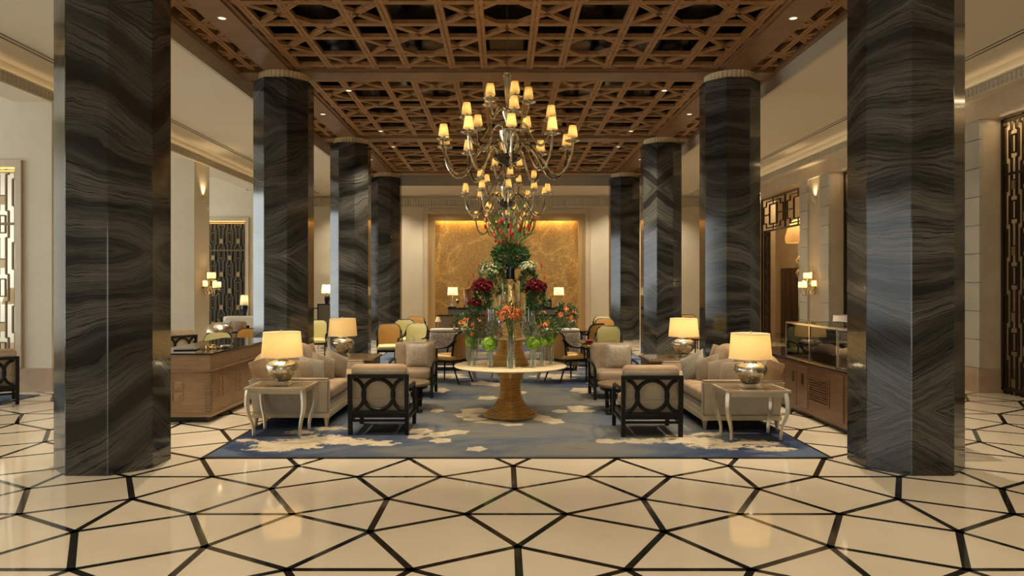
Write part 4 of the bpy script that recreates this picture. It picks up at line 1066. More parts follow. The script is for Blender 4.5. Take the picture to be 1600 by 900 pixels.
def rose_mesh():
    c = MB()
    for ly, (n, r_, h, op) in enumerate(((3, .010, .030, .0), (4, .018, .032, .25), (5, .027, .030, .5), (6, .036, .024, .8))):
        for k in range(n):
            a0 = 2 * PI * (k + .37 * ly) / n; w_ = 2 * PI / n * .68; rows = []
            for i in range(4):
                f = i / 3; row = []
                for j in range(4):
                    a = a0 - w_ / 2 + w_ * j / 3; e = 1 - .25 * abs(j - 1.5) / 1.5 * f
                    rr = r_ * (.35 + .65 * f ** .7) + op * .010 * f * f
                    row.append(c.v((rr * math.cos(a), rr * math.sin(a), h * f * e - .006 * ly)))
                rows.append(row)
            for A, B in zip(rows, rows[1:]):
                for q in range(3): c.f([A[q], A[q + 1], B[q + 1], B[q]])
    c.ball((0, 0, .006), .018, 8)
    me = bpy.data.meshes.new('rose'); c.bm.to_mesh(me); c.bm.free(); me.materials.append(m_rose); return me
ME_LILY = petal_mesh('lily', 6, .048, .022, .35, m_orange, .008)
ME_LILYD = petal_mesh('lily', 6, .040, .020, .55, m_orange, .007)
ME_FLORET = petal_mesh('floret', 5, .020, .017, .3, m_white_f, .005, 2)
ME_ROSE = rose_mesh()
def leafcloud(mb, c, rad, n, size, rg, up=.3, wide=.34):
    c = Vector(c)
    for k in range(n):
        d = Vector((rg.gauss(0, 1), rg.gauss(0, 1), rg.gauss(0, 1)))
        if d.length < 1e-3: continue
        d.normalize(); p = c + Vector((d.x * rad[0], d.y * rad[1], d.z * rad[2])) * rg.uniform(.45, 1) ** .5
        o = (d + Vector((0, 0, up)) + Vector((rg.uniform(-.6, .6), rg.uniform(-.6, .6), rg.uniform(-.6, .6)))).normalized()
        s = o.cross(Vector((rg.uniform(-1, 1), rg.uniform(-1, 1), rg.uniform(-1, 1)))).normalized(); L_ = size * rg.uniform(.7, 1.3); nn = o.cross(s) * L_ * .08
        a = mb.v(p); b1 = mb.v(p + o * L_ * .5 + s * L_ * wide / 2); b2 = mb.v(p + o * L_ * .5 - s * L_ * wide / 2); m_ = mb.v(p + o * L_ * .5 - nn); e = mb.v(p + o * L_)
        mb.f([a, b1, m_]); mb.f([a, m_, b2]); mb.f([b1, e, m_]); mb.f([m_, e, b2])
def blade(mb, pts, w0, rg=None):
    """long grass-like leaf following pts"""
    p = smoothpath(pts, 6); n = len(p); rows = []
    for i, q in enumerate(p):
        d = (p[min(i + 1, n - 1)] - p[max(i - 1, 0)]).normalized(); s = d.cross(Vector((0, 1, .2)))
        s = s.normalized() if s.length > 1e-3 else Vector((1, 0, 0)); f = i / (n - 1); ww = w0 * (1 - f ** 3) * (.5 + f * .5 if f < .5 else .75) + .0008
        rows.append([mb.v(q - s * ww), mb.v(q + Vector((0, .15 * ww, 0))), mb.v(q + s * ww)])
    for A, B in zip(rows, rows[1:]):
        for k in (0, 1): mb.f([A[k], A[k + 1], B[k + 1], B[k]])
def place(me, name, parent, p, d, s=1.0, spin=0):
    o = bpy.data.objects.new(name, me); COL.objects.link(o); o.parent = parent; o.location = p
    o.rotation_mode = 'QUATERNION'; q = Vector(d).normalized().to_track_quat('Z', 'Y'); from mathutils import Quaternion
    o.rotation_quaternion = q @ Quaternion((0, 0, 1), spin); o.scale = (s, s, s); return o
def bouquet(nm, label, cat, foot, head, rad, group, blooms=None, nb=0, leaf=None, nleaf=0, lsize=.05, nstem=9, stem=m_stem, neck=None, seed=1, spread=.012, bloom_name='blossom', dome=False):
    """cut flowers: stems from the vase foot up to a head; foot/head are places in the room"""
    rg = random.Random(seed); foot = Vector(foot); head = Vector(head)
    t = thing(nm, label, cat, foot, 0, group); h = head - foot
    c = MB(); nk = Vector(neck) - foot if neck is not None else h * .5
    for k in range(nstem):
        a = rg.uniform(0, 2 * PI); r_ = rg.uniform(.2, 1)
        b = Vector((math.cos(a), math.sin(a), 0)); 
        c.tube(smoothpath([b * spread * r_ * -1 + Vector((0, 0, .012)), nk + b * spread * .8 * r_, h + Vector((b.x * rad[0], b.y * rad[1], 0)) * .55 * r_ + Vector((0, 0, -.2 * rad[2]))], 4), .0032, 5)
    c.build('stems', stem, t)
    if leaf:
        c = MB(); leafcloud(c, h - Vector((0, 0, rad[2] * 1.25)) if dome else h, (rad[0] * .85, rad[1] * .85, rad[2]) if dome else rad, nleaf, lsize, rg); c.build('foliage', leaf, t)
    if blooms:
        for k in range(nb):
            g = (k + .5) / nb; ph = k * 2.39996
            if dome: z = 1 - g * .92
            else: z = 1 - 1.45 * g
            rr = math.sqrt(max(0, 1 - z * z)); d = Vector((rr * math.cos(ph), rr * math.sin(ph), z)); d += Vector((rg.uniform(-.12, .12),) * 3)
            p = h + Vector((d.x * rad[0], d.y * rad[1], d.z * rad[2])) * rg.uniform(.86, 1.02)
            place(blooms, bloom_name, t, p, d + (h.normalized() * .3), rg.uniform(.85, 1.15) * (1.15 if dome else 1), rg.uniform(0, 6))
    return t
def snowball(label, foot, c0, r, seed, group):
    rg = random.Random(seed); foot = Vector(foot); h = Vector(c0) - foot
    t = thing('viburnum_ball', label, 'flower', foot, 0, group)
    c = MB(); 
    for k in range(4): c.tube(smoothpath([(rg.uniform(-.02, .02), rg.uniform(-.02, .02), .012), h * .5 + Vector((rg.uniform(-.012, .012), rg.uniform(-.012, .012), 0)), h], 3), .0035, 5)
    c.build('stems', m_stem, t)
    c = MB()
    for k in range(150):
        z = 1 - 2 * (k + .5) / 150; rr = math.sqrt(1 - z * z); ph = k * 2.39996; d = Vector((rr * math.cos(ph), rr * math.sin(ph), z * .85))
        p = h + d * r * rg.uniform(.80, 1.12); s = d.orthogonal().normalized(); u = d.cross(s)
        for q in range(4):
            a = q * PI / 2 + rg.uniform(-.3, .3); e = (s * math.cos(a) + u * math.sin(a)); f_ = (s * math.cos(a + .7) + u * math.sin(a + .7)); g = (s * math.cos(a - .7) + u * math.sin(a - .7)); L_ = r * .27
            A = c.v(p); c.f([A, c.v(p + g * L_ * .8 + d * .004), c.v(p + e * L_ * 1.25 + d * .002), c.v(p + f_ * L_ * .8 + d * .004)])
    c.ball(h, r * .74, 12); c.build('bloom', m_lime, t); return t
GV = 'clear glass cylinder vases on the flower table'
def tv(px, D, z): return Vector(((px - CX) * D / FPX + CAMX, D, z))
Z1 = TZ + .001
# --- lower tier: vases standing on the round table
vs = {}
for key, px, D, r, h, lab in (
    ('a', 733, 9.62, .042, .30, 'clear glass vase at the left end of the flower table, green ball bloom in it'),
    ('b', 742, 9.52, .036, .22, 'short clear glass vase second from the left on the flower table'),
    ('c', 765.5, 9.45, .042, .25, 'clear glass vase left of the tall middle vase on the flower table'),
    ('d', 798, 9.33, .058, .42, 'tall clear glass vase at the front middle of the flower table holding orange lilies'),
    ('e', 832.5, 9.42, .046, .26, 'clear glass vase right of the tall middle vase on the flower table'),
    ('f', 847.5, 9.55, .044, .27, 'clear glass vase second from the right end of the flower table'),
    ('g', 861, 9.72, .038, .27, 'clear glass vase at the right end of the flower table')):
    p = tv(px, D, Z1); vs[key] = p; vase(lab, p, r, h, GV)
def off(p, dx=0, dy=0, dz=0): return p + Vector((dx, dy, dz))
GS = 'lime green viburnum balls'
snowball('lime green ball bloom in the vase at the left end', vs['a'], off(vs['a'], .035, -.02, .325), .075, 1, GS)
snowball('lime green ball bloom left of the tall lily vase', vs['c'], off(vs['c'], -.005, -.01, .30), .098, 2, GS)
snowball('lime green ball bloom right of the tall lily vase', vs['e'], off(vs['e'], -.005, -.01, .315), .085, 3, GS)
snowball('lime green ball bloom second from the right end', vs['f'], off(vs['f'], .0, -.01, .33), .07, 4, GS)
snowball('lime green ball bloom at the right end of the table', vs['g'], off(vs['g'], -.02, -.01, .33), .068, 5, GS)
GL = 'orange lily bouquets'
bouquet('lily_bouquet', 'round bouquet of orange lilies in the tall middle vase', 'bouquet', off(vs['d'], 0, 0, .006), off(vs['d'], -.01, -.01, .70), (.165, .14, .115), GL, ME_LILY, 46, m_leafm, 200, .075, 22, neck=off(vs['d'], 0, 0, .42), seed=11, spread=.04)
bouquet('lily_bouquet', 'spreading orange lily bouquet leaning left over the table edge', 'bouquet', off(vs['b'], 0, 0, .006), off(vs['b'], -.10, -.02, .56), (.20, .14, .12), GL, ME_LILYD, 14, m_leafd, 420, .055, 14, neck=off(vs['b'], -.02, 0, .24), seed=12, spread=.02)
bouquet('lily_bouquet', 'small loose orange lilies above the left green ball', 'bouquet', off(vs['a'], .0, 0, .006), off(vs['a'], .13, .0, .46), (.15, .10, .09), GL, ME_LILYD, 9, m_leafm, 160, .06, 8, neck=off(vs['a'], .01, 0, .30), seed=13, spread=.02)
bouquet('lily_bouquet', 'orange lily bouquet leaning far right over the table edge', 'bouquet', off(vs['g'], 0, 0, .006), off(vs['g'], .20, -.03, .66), (.15, .13, .16), GL, ME_LILYD, 14, m_leafd, 380, .055, 14, neck=off(vs['g'], .0, 0, .27), seed=14, spread=.02)
bouquet('lily_bouquet', 'loose orange lilies and feathery leaves above the right green balls', 'bouquet', off(vs['f'], .0, 0, .006), off(vs['f'], .03, 0, .52), (.16, .10, .11), GL, ME_LILYD, 6, m_leafm, 320, .065, 8, neck=off(vs['f'], .0, 0, .27), seed=15, spread=.02)
GT = 'grey-green thistle sprays'
bouquet('thistle_spray', 'grey-green thistle spray left of the orange lilies', 'spray', off(vs['c'], .0, .0, .006), off(vs['c'], .05, 0, .46), (.10, .09, .12), GT, None, 0, m_leafg, 260, .045, 7, neck=off(vs['c'], .01, 0, .25), seed=16, spread=.02)
bouquet('thistle_spray', 'grey-green thistle spray right of the orange lilies', 'spray', off(vs['e'], .0, .0, .006), off(vs['e'], -.02, 0, .46), (.10, .09, .11), GT, None, 0, m_leafg, 240, .045, 7, neck=off(vs['e'], .0, 0, .26), seed=17, spread=.02)
# --- middle tier
Z2 = ZT1 + .001
va = tv(767, 9.58, Z2); vb = tv(826, 9.58, Z2); vc = tv(783, 9.98, Z2); vd = tv(812, 9.98, Z2)
GM = 'tall clear vases on the lower disc'
vase('tall clear glass vase on the left of the lower disc', va, .040, .41, GM)
vase('wide tall clear glass vase on the right of the lower disc', vb, .066, .40, GM)
vase('tall clear glass vase at the rear left of the lower disc', vc, .045, .36, GM)
vase('tall clear glass vase at the rear right of the lower disc', vd, .045, .36, GM)
GR = 'crimson rose domes'
bouquet('rose_bouquet', 'dome of dark crimson roses leaning left', 'bouquet', off(va, 0, 0, .006), off(va, -.115, -.06, .645), (.125, .12, .115), GR, ME_ROSE, 46, m_leafd, 320, .07, 16, neck=off(va, -.01, 0, .41), seed=21, spread=.02, bloom_name='rose', dome=True)
bouquet('rose_bouquet', 'dome of dark crimson roses leaning right', 'bouquet', off(vb, 0, 0, .006), off(vb, .10, -.06, .635), (.125, .12, .115), GR, ME_ROSE, 46, m_leafd, 340, .07, 16, neck=off(vb, .02, 0, .40), seed=22, spread=.03, bloom_name='rose', dome=True)
bouquet('rose_bouquet', 'small dark rose bunch below the left crimson dome', 'bouquet', off(va, .015, 0.01, .006), off(va, -.215, -.10, .445), (.075, .075, .05), GR, ME_ROSE, 12, m_leafd, 110, .06, 6, neck=off(va, -.015, 0, .41), seed=23, spread=.02, bloom_name='rose', dome=True)
bouquet('rose_bouquet', 'small dark rose bunch behind the right crimson dome', 'bouquet', off(vd, 0, 0, .006), off(vd, .16, -.10, .43), (.07, .07, .05), GR, ME_ROSE, 10, m_leafd, 90, .06, 6, neck=off(vd, .015, 0, .36), seed=24, spread=.02, bloom_name='rose', dome=True)
# drooping strap leaves and red buds out of the middle tier
def straps(label, foot, neck, tips, wd, buds, seed, group):
    t = thing('strap_leaves', label, 'foliage', foot, 0, group); foot = Vector(foot); c = MB(); rg = random.Random(seed)
    for tip in tips:
        tip = Vector(tip) - foot; nk = Vector(neck) - foot; top = (nk + tip) / 2; top.z = max(nk.z, tip.z) + rg.uniform(.06, .14)
        blade(c, [Vector((0, 0, .012)), nk, nk.lerp(top, .6) + Vector((0, 0, .03)), top, tip.lerp(top, .4) , tip], wd)
    c.build('leaf_blades', m_stemp, t)
    for k in range(buds):
        tip = Vector(tips[k % len(tips)]) - foot; b = MB(); b.lathe([(.002, -.03), (.010, -.012), (.012, .006), (.002, .03)], 8); b.build('bud', m_red, t, smooth=True, loc=tip + Vector((0, 0, rg.uniform(-.01, .01))))
    return t
GD = 'drooping strap leaves on the flower stand'
straps('pale strap leaves arching left out of the tall left vase', off(va, .01, -.01, .006), off(va, .0, -.01, .41), [off(va, -.16, -.12, .16), off(va, -.06, -.14, .30), off(va, .12, -.12, .06), off(va, -.24, -.06, .20), off(va, .09, -.10, .22)], .011, 3, 31, GD)
straps('pale strap leaves arching right out of the wide right vase', off(vb, -.01, -.01, .006), off(vb, .0, -.01, .40), [off(vb, .17, -.12, .14), off(vb, .10, -.13, -.0), off(vb, -.10, -.13, .18), off(vb, .22, -.06, .22), off(vb, -.06, -.12, .33)], .011, 3, 32, GD)
# --- upper tier: cream florets in dark stems, and long crossing stems
Z3 = ZT2 + .001
v1 = tv(784, 9.66, Z3); v2 = tv(811, 9.66, Z3); v3 = tv(791, 9.88, Z3)
GU = 'slim clear vases on the upper disc'
vase('slim clear vase on the left of the upper disc', v1, .028, .20, GU); vase('slim clear vase on the right of the upper disc', v2, .028, .20, GU); vase('slim clear vase at the rear of the upper disc', v3, .028, .22, GU)
GW = 'cream floret bouquets'
bouquet('floret_bouquet', 'cream floret bouquet at the left of the stand, lowest of its kind', 'bouquet', off(v1, 0, 0, .006), off(v1, -.16, -.02, .50), (.15, .11, .09), GW, ME_FLORET, 70, m_leafm, 150, .06, 9, neck=off(v1, -.005, 0, .20), seed=41, spread=.015)
bouquet('floret_bouquet', 'cream floret bouquet in front of the navy vase', 'bouquet', off(v3, 0, 0, .006), off(v3, -.05, -.12, .54), (.12, .09, .07), GW, ME_FLORET, 40, m_leafm, 60, .05, 7, neck=off(v3, -.004, -.01, .22), seed=42, spread=.015)
bouquet('floret_bouquet', 'cream floret bouquet at the right of the stand above dark leaves', 'bouquet', off(v2, 0, 0, .006), off(v2, .115, -.02, .545), (.125, .10, .075), GW, ME_FLORET, 66, m_leafd, 0, .06, 9, neck=off(v2, .005, 0, .20), seed=43, spread=.015)
bouquet('leafy_branch', 'dark leafy branch below the right cream florets', 'foliage', off(v2, .01, .01, .006), off(v2, .12, .03, .36), (.085, .08, .17), None, None, 0, m_leafd, 300, .07, 7, neck=off(v2, .008, .01, .20), seed=44, spread=.012)
bouquet('leafy_branch', 'dark leafy branch below the left cream florets', 'foliage', off(v1, -.01, .01, .006), off(v1, -.07, .03, .33), (.10, .08, .15), None, None, 0, m_leafm, 240, .075, 7, neck=off(v1, -.008, .01, .20), seed=45, spread=.012)
straps('long grass blades fanning left from the upper disc', off(v1, .005, -.008, .006), off(v1, -.0, -.008, .20), [off(v1, -.38, 0, .42), off(v1, -.44, .03, .34), off(v1, -.30, -.05, .56), off(v1, .16, -.05, -.02), off(v1, .02, -.13, .06)], .008, 5, 33, GD)
straps('long grass blades fanning right from the upper disc', off(v2, -.005, -.008, .006), off(v2, .0, -.008, .20), [off(v2, .30, 0, .56), off(v2, .34, .03, .40), off(v2, -.17, -.05, -.02), off(v2, .0, -.13, .06)], .008, 5, 34, GD)
# --- crown: navy vase, ball of dark leaves, fan of red-budded stems
nv = Vector((TC.x, TC.y, ZT3 + .001))
t = thing('vase', 'navy glass vase crowning the flower stand', 'vase', nv)
c = MB(); c.lathe([(.001, 0), (.062, 0), (.064, .01), (.060, .10), (.066, .22), (.074, .27), (.070, .27), (.058, .2), (.05, .02), (.001, .015)], 32, cap=False); c.build('vase_body', m_navyvase, t, smooth=True)
bouquet('leaf_collar', 'thick collar of glossy dark green leaves in the navy vase', 'foliage', off(nv, 0, 0, .016), off(nv, 0, 0, .31), (.225, .20, .14), None, None, 0, m_leafd, 900, .075, 12, neck=off(nv, 0, 0, .22), seed=51, spread=.03)
t = thing('red_stems', 'tall fan of green stems with red blossoms at the very top of the arrangement', 'flowers', off(nv, 0, 0, .016))
rg = random.Random(52); c = MB(); tips = []
for k in range(34):
    a = rg.uniform(0, 2 * PI); r_ = rg.uniform(.1, 1) ** .6 * .34; h = rg.uniform(.66, .92) - r_ * .25
    b = Vector((math.cos(a), math.sin(a) * .7, 0)); nk = b * .025 + Vector((0, 0, .24)); tip = b * r_ + Vector((0, 0, h))
    pth = [b * -.02 + Vector((0, 0, .004)), nk, nk.lerp(tip, .5) + b * -.02, tip]
    c.tube(smoothpath(pth, 5), .0055, 5); tips.append((smoothpath(pth, 5), b))
c.build('stems', m_stem, t)
c = MB()
for pth, b in tips:
    for q in range(2):
        i = rg.randint(8, 15); p = pth[min(i, len(pth) - 1)]; d = (b * rg.uniform(.1, .5) + Vector((rg.uniform(-.3, .3), 0, 1))).normalized(); L_ = rg.uniform(.10, .24)
        blade(c, [p, p + d * L_ * .5, p + d * L_ + b * .03], .018)
for (dx, dz) in ((.34, .62), (.31, .44), (-.22, .55), (.22, .50), (-.24, .46)):
    blade(c, [Vector((0, 0, .26)), Vector((dx * .45, -.02, dz * .8)), Vector((dx, -.03, dz))], .022)
c.build('leaf_blades', m_leafm, t)
nb = 0
for pth, b in tips:
    for q in range(3 if nb < 60 else 2):
        if nb >= 88: break
        i = rg.randint(9, 16); p = pth[min(i, len(pth) - 1)]; b_ = MB(); s = rg.uniform(.7, 1.35)
        b_.lathe([(.002, -.03 * s), (.011 * s, -.012 * s), (.015 * s, .008 * s), (.008 * s, .024 * s), (.002, .034 * s)], 7)
        b_.build('blossom', m_red, t, smooth=True, loc=p + Vector((rg.uniform(-.012, .012), rg.uniform(-.012, .012), 0)), rot=(rg.uniform(-.5, .5), rg.uniform(-.5, .5), 0)); nb += 1

# ================================================================== CHANDELIERS
def arm_path(R0, zr, Rt, zt, dip, rise):
    """S-shaped glass arm in the r-z plane"""
    return smoothpath([(R0, 0, zr), (R0 + (Rt - R0) * .18, 0, zr + rise), (R0 + (Rt - R0) * .38, 0, zr + rise * .35), (R0 + (Rt - R0) * .62, 0, dip + .035), (R0 + (Rt - R0) * .80, 0, dip), (R0 + (Rt - R0) * .95, 0, dip + (zt - dip) * .35), (Rt, 0, zt - .10), (Rt, 0, zt)], 5)
def revolve_mesh(name, parts, m_):
    c = MB()
    for prof, n in parts: c.lathe(prof, n, cap=False)
    me = bpy.data.meshes.new(name); bmesh.ops.recalc_face_normals(c.bm, faces=c.bm.faces); c.bm.to_mesh(me); c.bm.free(); me.materials.append(m_)
    me.polygons.foreach_set('use_smooth', [True] * len(me.polygons)); return me
ME_CSH = revolve_mesh('lamp_shade', [([(.070, 0), (.048, .150)], 24)], m_shade_c)
ME_BOB = revolve_mesh('bobeche', [([(.004, -.075), (.05, -.072), (.105, -.055), (.108, -.046), (.05, -.060), (.02, -.05), (.018, -.02), (.03, -.012), (.014, .0), (.012, .05)], 24)], m_smokeglass)
ME_BLB = revolve_mesh('bulb', [([(.001, .02), (.016, .03), (.020, .06), (.012, .09), (.001, .105)], 10)], m_bulb)
CL = bpy.data.lights.new('candle_light', 'POINT'); CL.energy = 3.4; CL.color = (1.0, .68, .30); CL.shadow_soft_size = .018
def chandelier(label, x, y):
    t = thing('chandelier', label, 'chandelier', (x, y, 0), 0, 'three-tier glass chandeliers')
    c = MB()
    n = int((ZV - .06 - 4.66) / .035)
    for k in range(n):
        z = 4.66 + k * .035 + .02; a = k % 2
        c.tube([((.011 * math.cos(q)) * (1 - a), (.011 * math.cos(q)) * a, z + .024 * math.sin(q)) for q in [2 * PI * i / 8 for i in range(8)]], .0035, 4, True)
    c.build('chain', m_bronze, t)
    c = MB(); c.lathe([(.01, ZV - .09), (.05, ZV - .07), (.09, ZV - .02), (.09, ZV - .001), (.001, ZV - .001)], 24); c.build('canopy', m_smokeglass, t, smooth=True)
    c = MB(); c.lathe([(.002, 4.68), (.03, 4.675), (.062, 4.65), (.058, 4.615), (.03, 4.60), (.028, 4.585), (.062, 4.575), (.060, 4.56), (.050, 4.50), (.030, 4.33), (.022, 4.20), (.024, 4.17), (.055, 4.155), (.075, 4.12), (.062, 4.07), (.030, 4.0), (.024, 3.96), (.03, 3.93), (.085, 3.915), (.118, 3.86), (.105, 3.79), (.06, 3.68), (.032, 3.58), (.03, 3.54), (.001, 3.53)], 36); c.build('glass_stem', m_smokeglass, t, smooth=True)
    c = MB(); c.lathe([(.03, 3.56), (.09, 3.55), (.19, 3.525), (.20, 3.505), (.17, 3.465), (.10, 3.43), (.05, 3.41), (.03, 3.385), (.02, 3.37), (.001, 3.365)], 36); c.build('dark_bowl', m_smokebowl, t, smooth=True)
    for nA, off_, path, rt, z in (
        (5, 20, arm_path(.03, 4.16, .29, 4.31, 4.06, .02), .29, 4.31),
        (5, 8, arm_path(.05, 3.90, .60, 4.035, 3.66, .07), .60, 4.035),
        (10, 3, arm_path(.10, 3.53, .90, 3.735, 3.26, .16), .90, 3.735)):
        c = MB(); c.tube(path, .0175, 8); me = None
        for k in range(nA):
            a = R(-90 + off_ + 360 * k / nA)
            if me is None:
                arm = c.build('arm', m_smokeglass, t, smooth=True); me = arm.data
            else: arm = bpy.data.objects.new('arm', me); COL.objects.link(arm); arm.parent = t
            arm.rotation_euler = (0, 0, a)
            for nm_, mm in (('bobeche', ME_BOB), ('lamp_shade', ME_CSH), ('bulb', ME_BLB)):
                o = bpy.data.objects.new(nm_, mm); COL.objects.link(o); o.parent = arm; o.location = (rt, 0, z)
            o = bpy.data.objects.new('candle_light', CL); COL.objects.link(o); o.parent = arm; o.location = (rt, 0, z + .075)
    return t
ch = chandelier('nearest and largest-looking glass chandelier, hung right above the flower table', -.005, 9.86)
for y, lab in ((15.35, 'second glass chandelier, partly hidden behind the nearest one'), (21.0, 'farthest glass chandelier, low behind the red flower stems')): dup(ch, (-.005, y, 0), 0, lab)

# ================================================================== DINING CHAIRS (local: faces +y)
def dining_chair(mback, mseat):
    t = thing('dining_chair', 'x', 'chair')
    W, zs = .50, .47
    def backpoint(u, v):        # u across -1..1, v up 0..1 : raked and gently wrapped
        return Vector((u * (W / 2 - .01) * (1 - .04 * v), -.20 - .10 * v + .05 * abs(u) ** 2.5, zs - .02 + .47 * v))
    c = MB(); n, m = 10, 10; F = {}; B = {}
    def corner(u, v):
        if v > .72:
            k = (v - .72) / .28; lim = 1 - .38 * (1 - math.sqrt(max(0, 1 - k * k)))
            return u * lim
        return u * (.90 + .10 * v / .72)
    for i in range(n + 1):
        for j in range(m + 1):
            u, v = -1 + 2 * i / n, j / m; p = backpoint(corner(u, v), v); e = (1 - u ** 4) * (1 - (2 * v - 1) ** 4)
            F[i, j] = c.v(p + Vector((0, .022 + .02 * e, 0))); B[i, j] = c.v(p - Vector((0, .022 + .008 * e, 0)))
    for i in range(n):
        for j in range(m):
            c.f([F[i, j], F[i, j + 1], F[i + 1, j + 1], F[i + 1, j]]); c.f([B[i, j], B[i + 1, j], B[i + 1, j + 1], B[i, j + 1]])
    for i in range(n): c.f([F[i, 0], F[i + 1, 0], B[i + 1, 0], B[i, 0]]); c.f([F[i, m], B[i, m], B[i + 1, m], F[i + 1, m]])
    for j in range(m): c.f([F[0, j], B[0, j], B[0, j + 1], F[0, j + 1]]); c.f([F[n, j], F[n, j + 1], B[n, j + 1], B[n, j]])
    c.build('backrest', mback, t, smooth=True)
    c = MB(); rim = [backpoint(corner(-1, j / 12), j / 12) for j in range(13)] + [backpoint(corner(-1 + 2 * i / 10, 1), 1) for i in range(1, 10)] + [backpoint(corner(1, j / 12), j / 12) for j in range(12, -1, -1)]
    c.tube([p + Vector((0, -.005, 0)) for p in rim], .021, 6); c.build('back_frame', m_ebony, t, smooth=True)
    c = MB(); c.cushion((0, .04, zs - .015), (W, .50, .10), .045, .02); c.build('seat', mseat, t, smooth=True)
    c = MB(); c.box(-W / 2 + .02, W / 2 - .02, -.18, .27, zs - .10, zs - .055); c.build('seat_rail', m_ebony, t, bevel=.004)
    for s in (-1, 1):
        c = MB(); c.tube(smoothpath([(s * .235, .265, zs - .06), (s * .235, .27, .25), (s * .228, .275, 0)], 4), [.022 - .0012 * k for k in range(9)], 6); c.build('leg', m_ebony, t, smooth=True)
        c = MB(); c.tube(smoothpath([(s * .225, -.19, zs - .05), (s * .225, -.23, .25), (s * .235, -.33, 0)], 4), [.022 - .0010 * k for k in range(9)], 6); c.build('leg', m_ebony, t, smooth=True)
        c = MB(); c.tube(smoothpath([(s * .245, -.26, .78), (s * .262, -.13, .665), (s * .266, .05, .63), (s * .262, .17, .625), (s * .25, .215, .57), (s * .243, .22, zs - .05)], 4), [.03, .029, .028, .026, .024, .021, .019, .018] + [.017] * 13, 6); c.build('arm', m_ebony, t, smooth=True)
    return t
GD_ = 'upholstered dining armchairs'
ch_m = dining_chair(m_mustard, m_gold_l); ch_p = dining_chair(m_pale, m_pale); ch_a = dining_chair(m_mustard, m_pale)
used = set()
def put(proto, x, y, rz, label, z=CZ):
    if proto.name in used: return dup(proto, (x, y, z), R(rz), label, GD_)
    used.add(proto.name); proto.location = (x, y, z); proto.rotation_euler = (0, 0, R(rz)); proto['label'] = label; proto['group'] = GD_; return proto
put(ch_m, -1.02, 13.10, 62, 'mustard dining chair just left of the flower table, back turned, facing left')
put(ch_m, 1.10, 13.25, -58, 'mustard dining chair just right of the flower table, facing right to the dark table')
put(ch_a, -2.46, 15.2, 190, 'orange-backed dining armchair with pale seat beside the third left column')
put(ch_p, -1.98, 15.35, 165, 'pale yellow dining chair behind the left camera-facing armchair')
put(ch_p, -2.38, 17.2, 195, 'pale green dining chair behind the pale yellow one at left')
put(ch_m, -2.40, 18.9, 175, 'mustard dining chair rearmost of the left trio by the gilt frame')
put(ch_p, 2.03, 14.35, 172, 'pale mustard dining chair right behind the right camera-facing armchair')
put(ch_m, 1.80, 15.75, 40, 'mustard dining chair with black arm at the right dark table, back turned')
put(ch_m, 2.47, 17.7, 185, 'mustard dining chair third from the front in the right row by the column')
put(ch_p, 2.60, 19.2, 178, 'pale mustard dining chair rearmost in the right row by the column')
put(ch_m, -1.22, 17.8, 115, 'mustard dining chair seen side-on before the grey buffet, left of the flowers')
put(ch_m, .85, 17.4, 178, 'mustard dining chair behind the right tall vase, only its top showing')
put(ch_p, 1.42, 16.9, -70, 'pale dining chair edge-on below the right leaning lilies')
put(ch_p, -4.52, 17.2, 188, 'pale green dining chair between the second and third left columns', 0)
put(ch_m, -4.72, 16.4, 215, 'mustard dining chair beside the pale green one, edge of the second left column', 0)
put(ch_m, 4.72, 18.6, 180, 'mustard dining chair between the right columns, nearer of two', 0)
put(ch_m, 5.15, 20.4, 170, 'mustard dining chair between the right columns, farther of two', 0)
put(ch_p, -5.12, 12.6, 180, 'yellow dining chair just behind the concierge desk under the dome lamp', 0)
put(ch_m, -4.98, 13.75, 178, 'yellow-mustard dining chair behind the concierge desk by the second left column', 0)

def dining_table(label, x, y, w, d, h, z=CZ):
    t = thing('dining_table', label, 'table', (x, y, z), 0, 'dark dining tables'); h -= z
    c = MB(); c.box(-w / 2, w / 2, -d / 2, d / 2, h - .03, h); c.build('tabletop', m_darkwood, t, bevel=.006)
    c = MB(); c.lathe([(.14, .03), (.13, .1), (.10, .2), (.10, h - .08), (.16, h - .03)], 8); c.build('pedestal', m_darkwood, t)
    c = MB(); c.box(-.24, .24, -.24, .24, 0, .035); c.build('foot_plate', m_darkwood, t, bevel=.008)
    return t
dining_table('dark dining table on a pedestal right of the flower table', 1.72, 13.45, .72, .8, .72)
dining_table('dark dining table on a pedestal left of the flower table', -1.62, 13.6, .62, .8, .72)
dining_table('dark dining table behind the left damask settee with a small lamp on it', -1.75, 16.75, .85, .7, .74)
dining_table('dark dining table behind the right damask settee with a small lamp on it', 1.75, 16.75, .75, .7, .74)

def settee(label, x, y):
    t = thing('settee', label, 'settee', (x, y, CZ), 0, 'damask settees'); W = 1.0
    c = MB(); c.cushion((0, -.30, .50), (W, .16, .62), .06, .015, axis=1); c.build('backrest', m_damask, t, smooth=True)
    c = MB(); c.cushion((0, -.29, .83), (W * .97, .18, .07), .03, .0); c.build('lit_top_roll', m_whitemat, t, smooth=True)  # pale colour paints the light falling on the backrest's top
    c = MB(); c.box(-W / 2 + .02, W / 2 - .02, -.33, .28, .10, .34); c.build('seat_base', m_greyfab, t, bevel=.01)
    c = MB(); c.cushion((0, .02, .40), (W - .16, .56, .13), .05, .015); c.build('seat_cushion', m_greyfab, t, smooth=True)
    for s in (-1, 1):
        c = MB(); c.cushion((s * (W / 2 - .05), .0, .46), (.10, .60, .30), .04); c.build('arm', m_damask, t, smooth=True)
        for yy in (-.28, .24):
            c = MB(); c.lathe([(.014, 0), (.024, .10)], 10, (s * (W / 2 - .08), yy, 0)); c.build('leg', m_ebony, t)
    return t
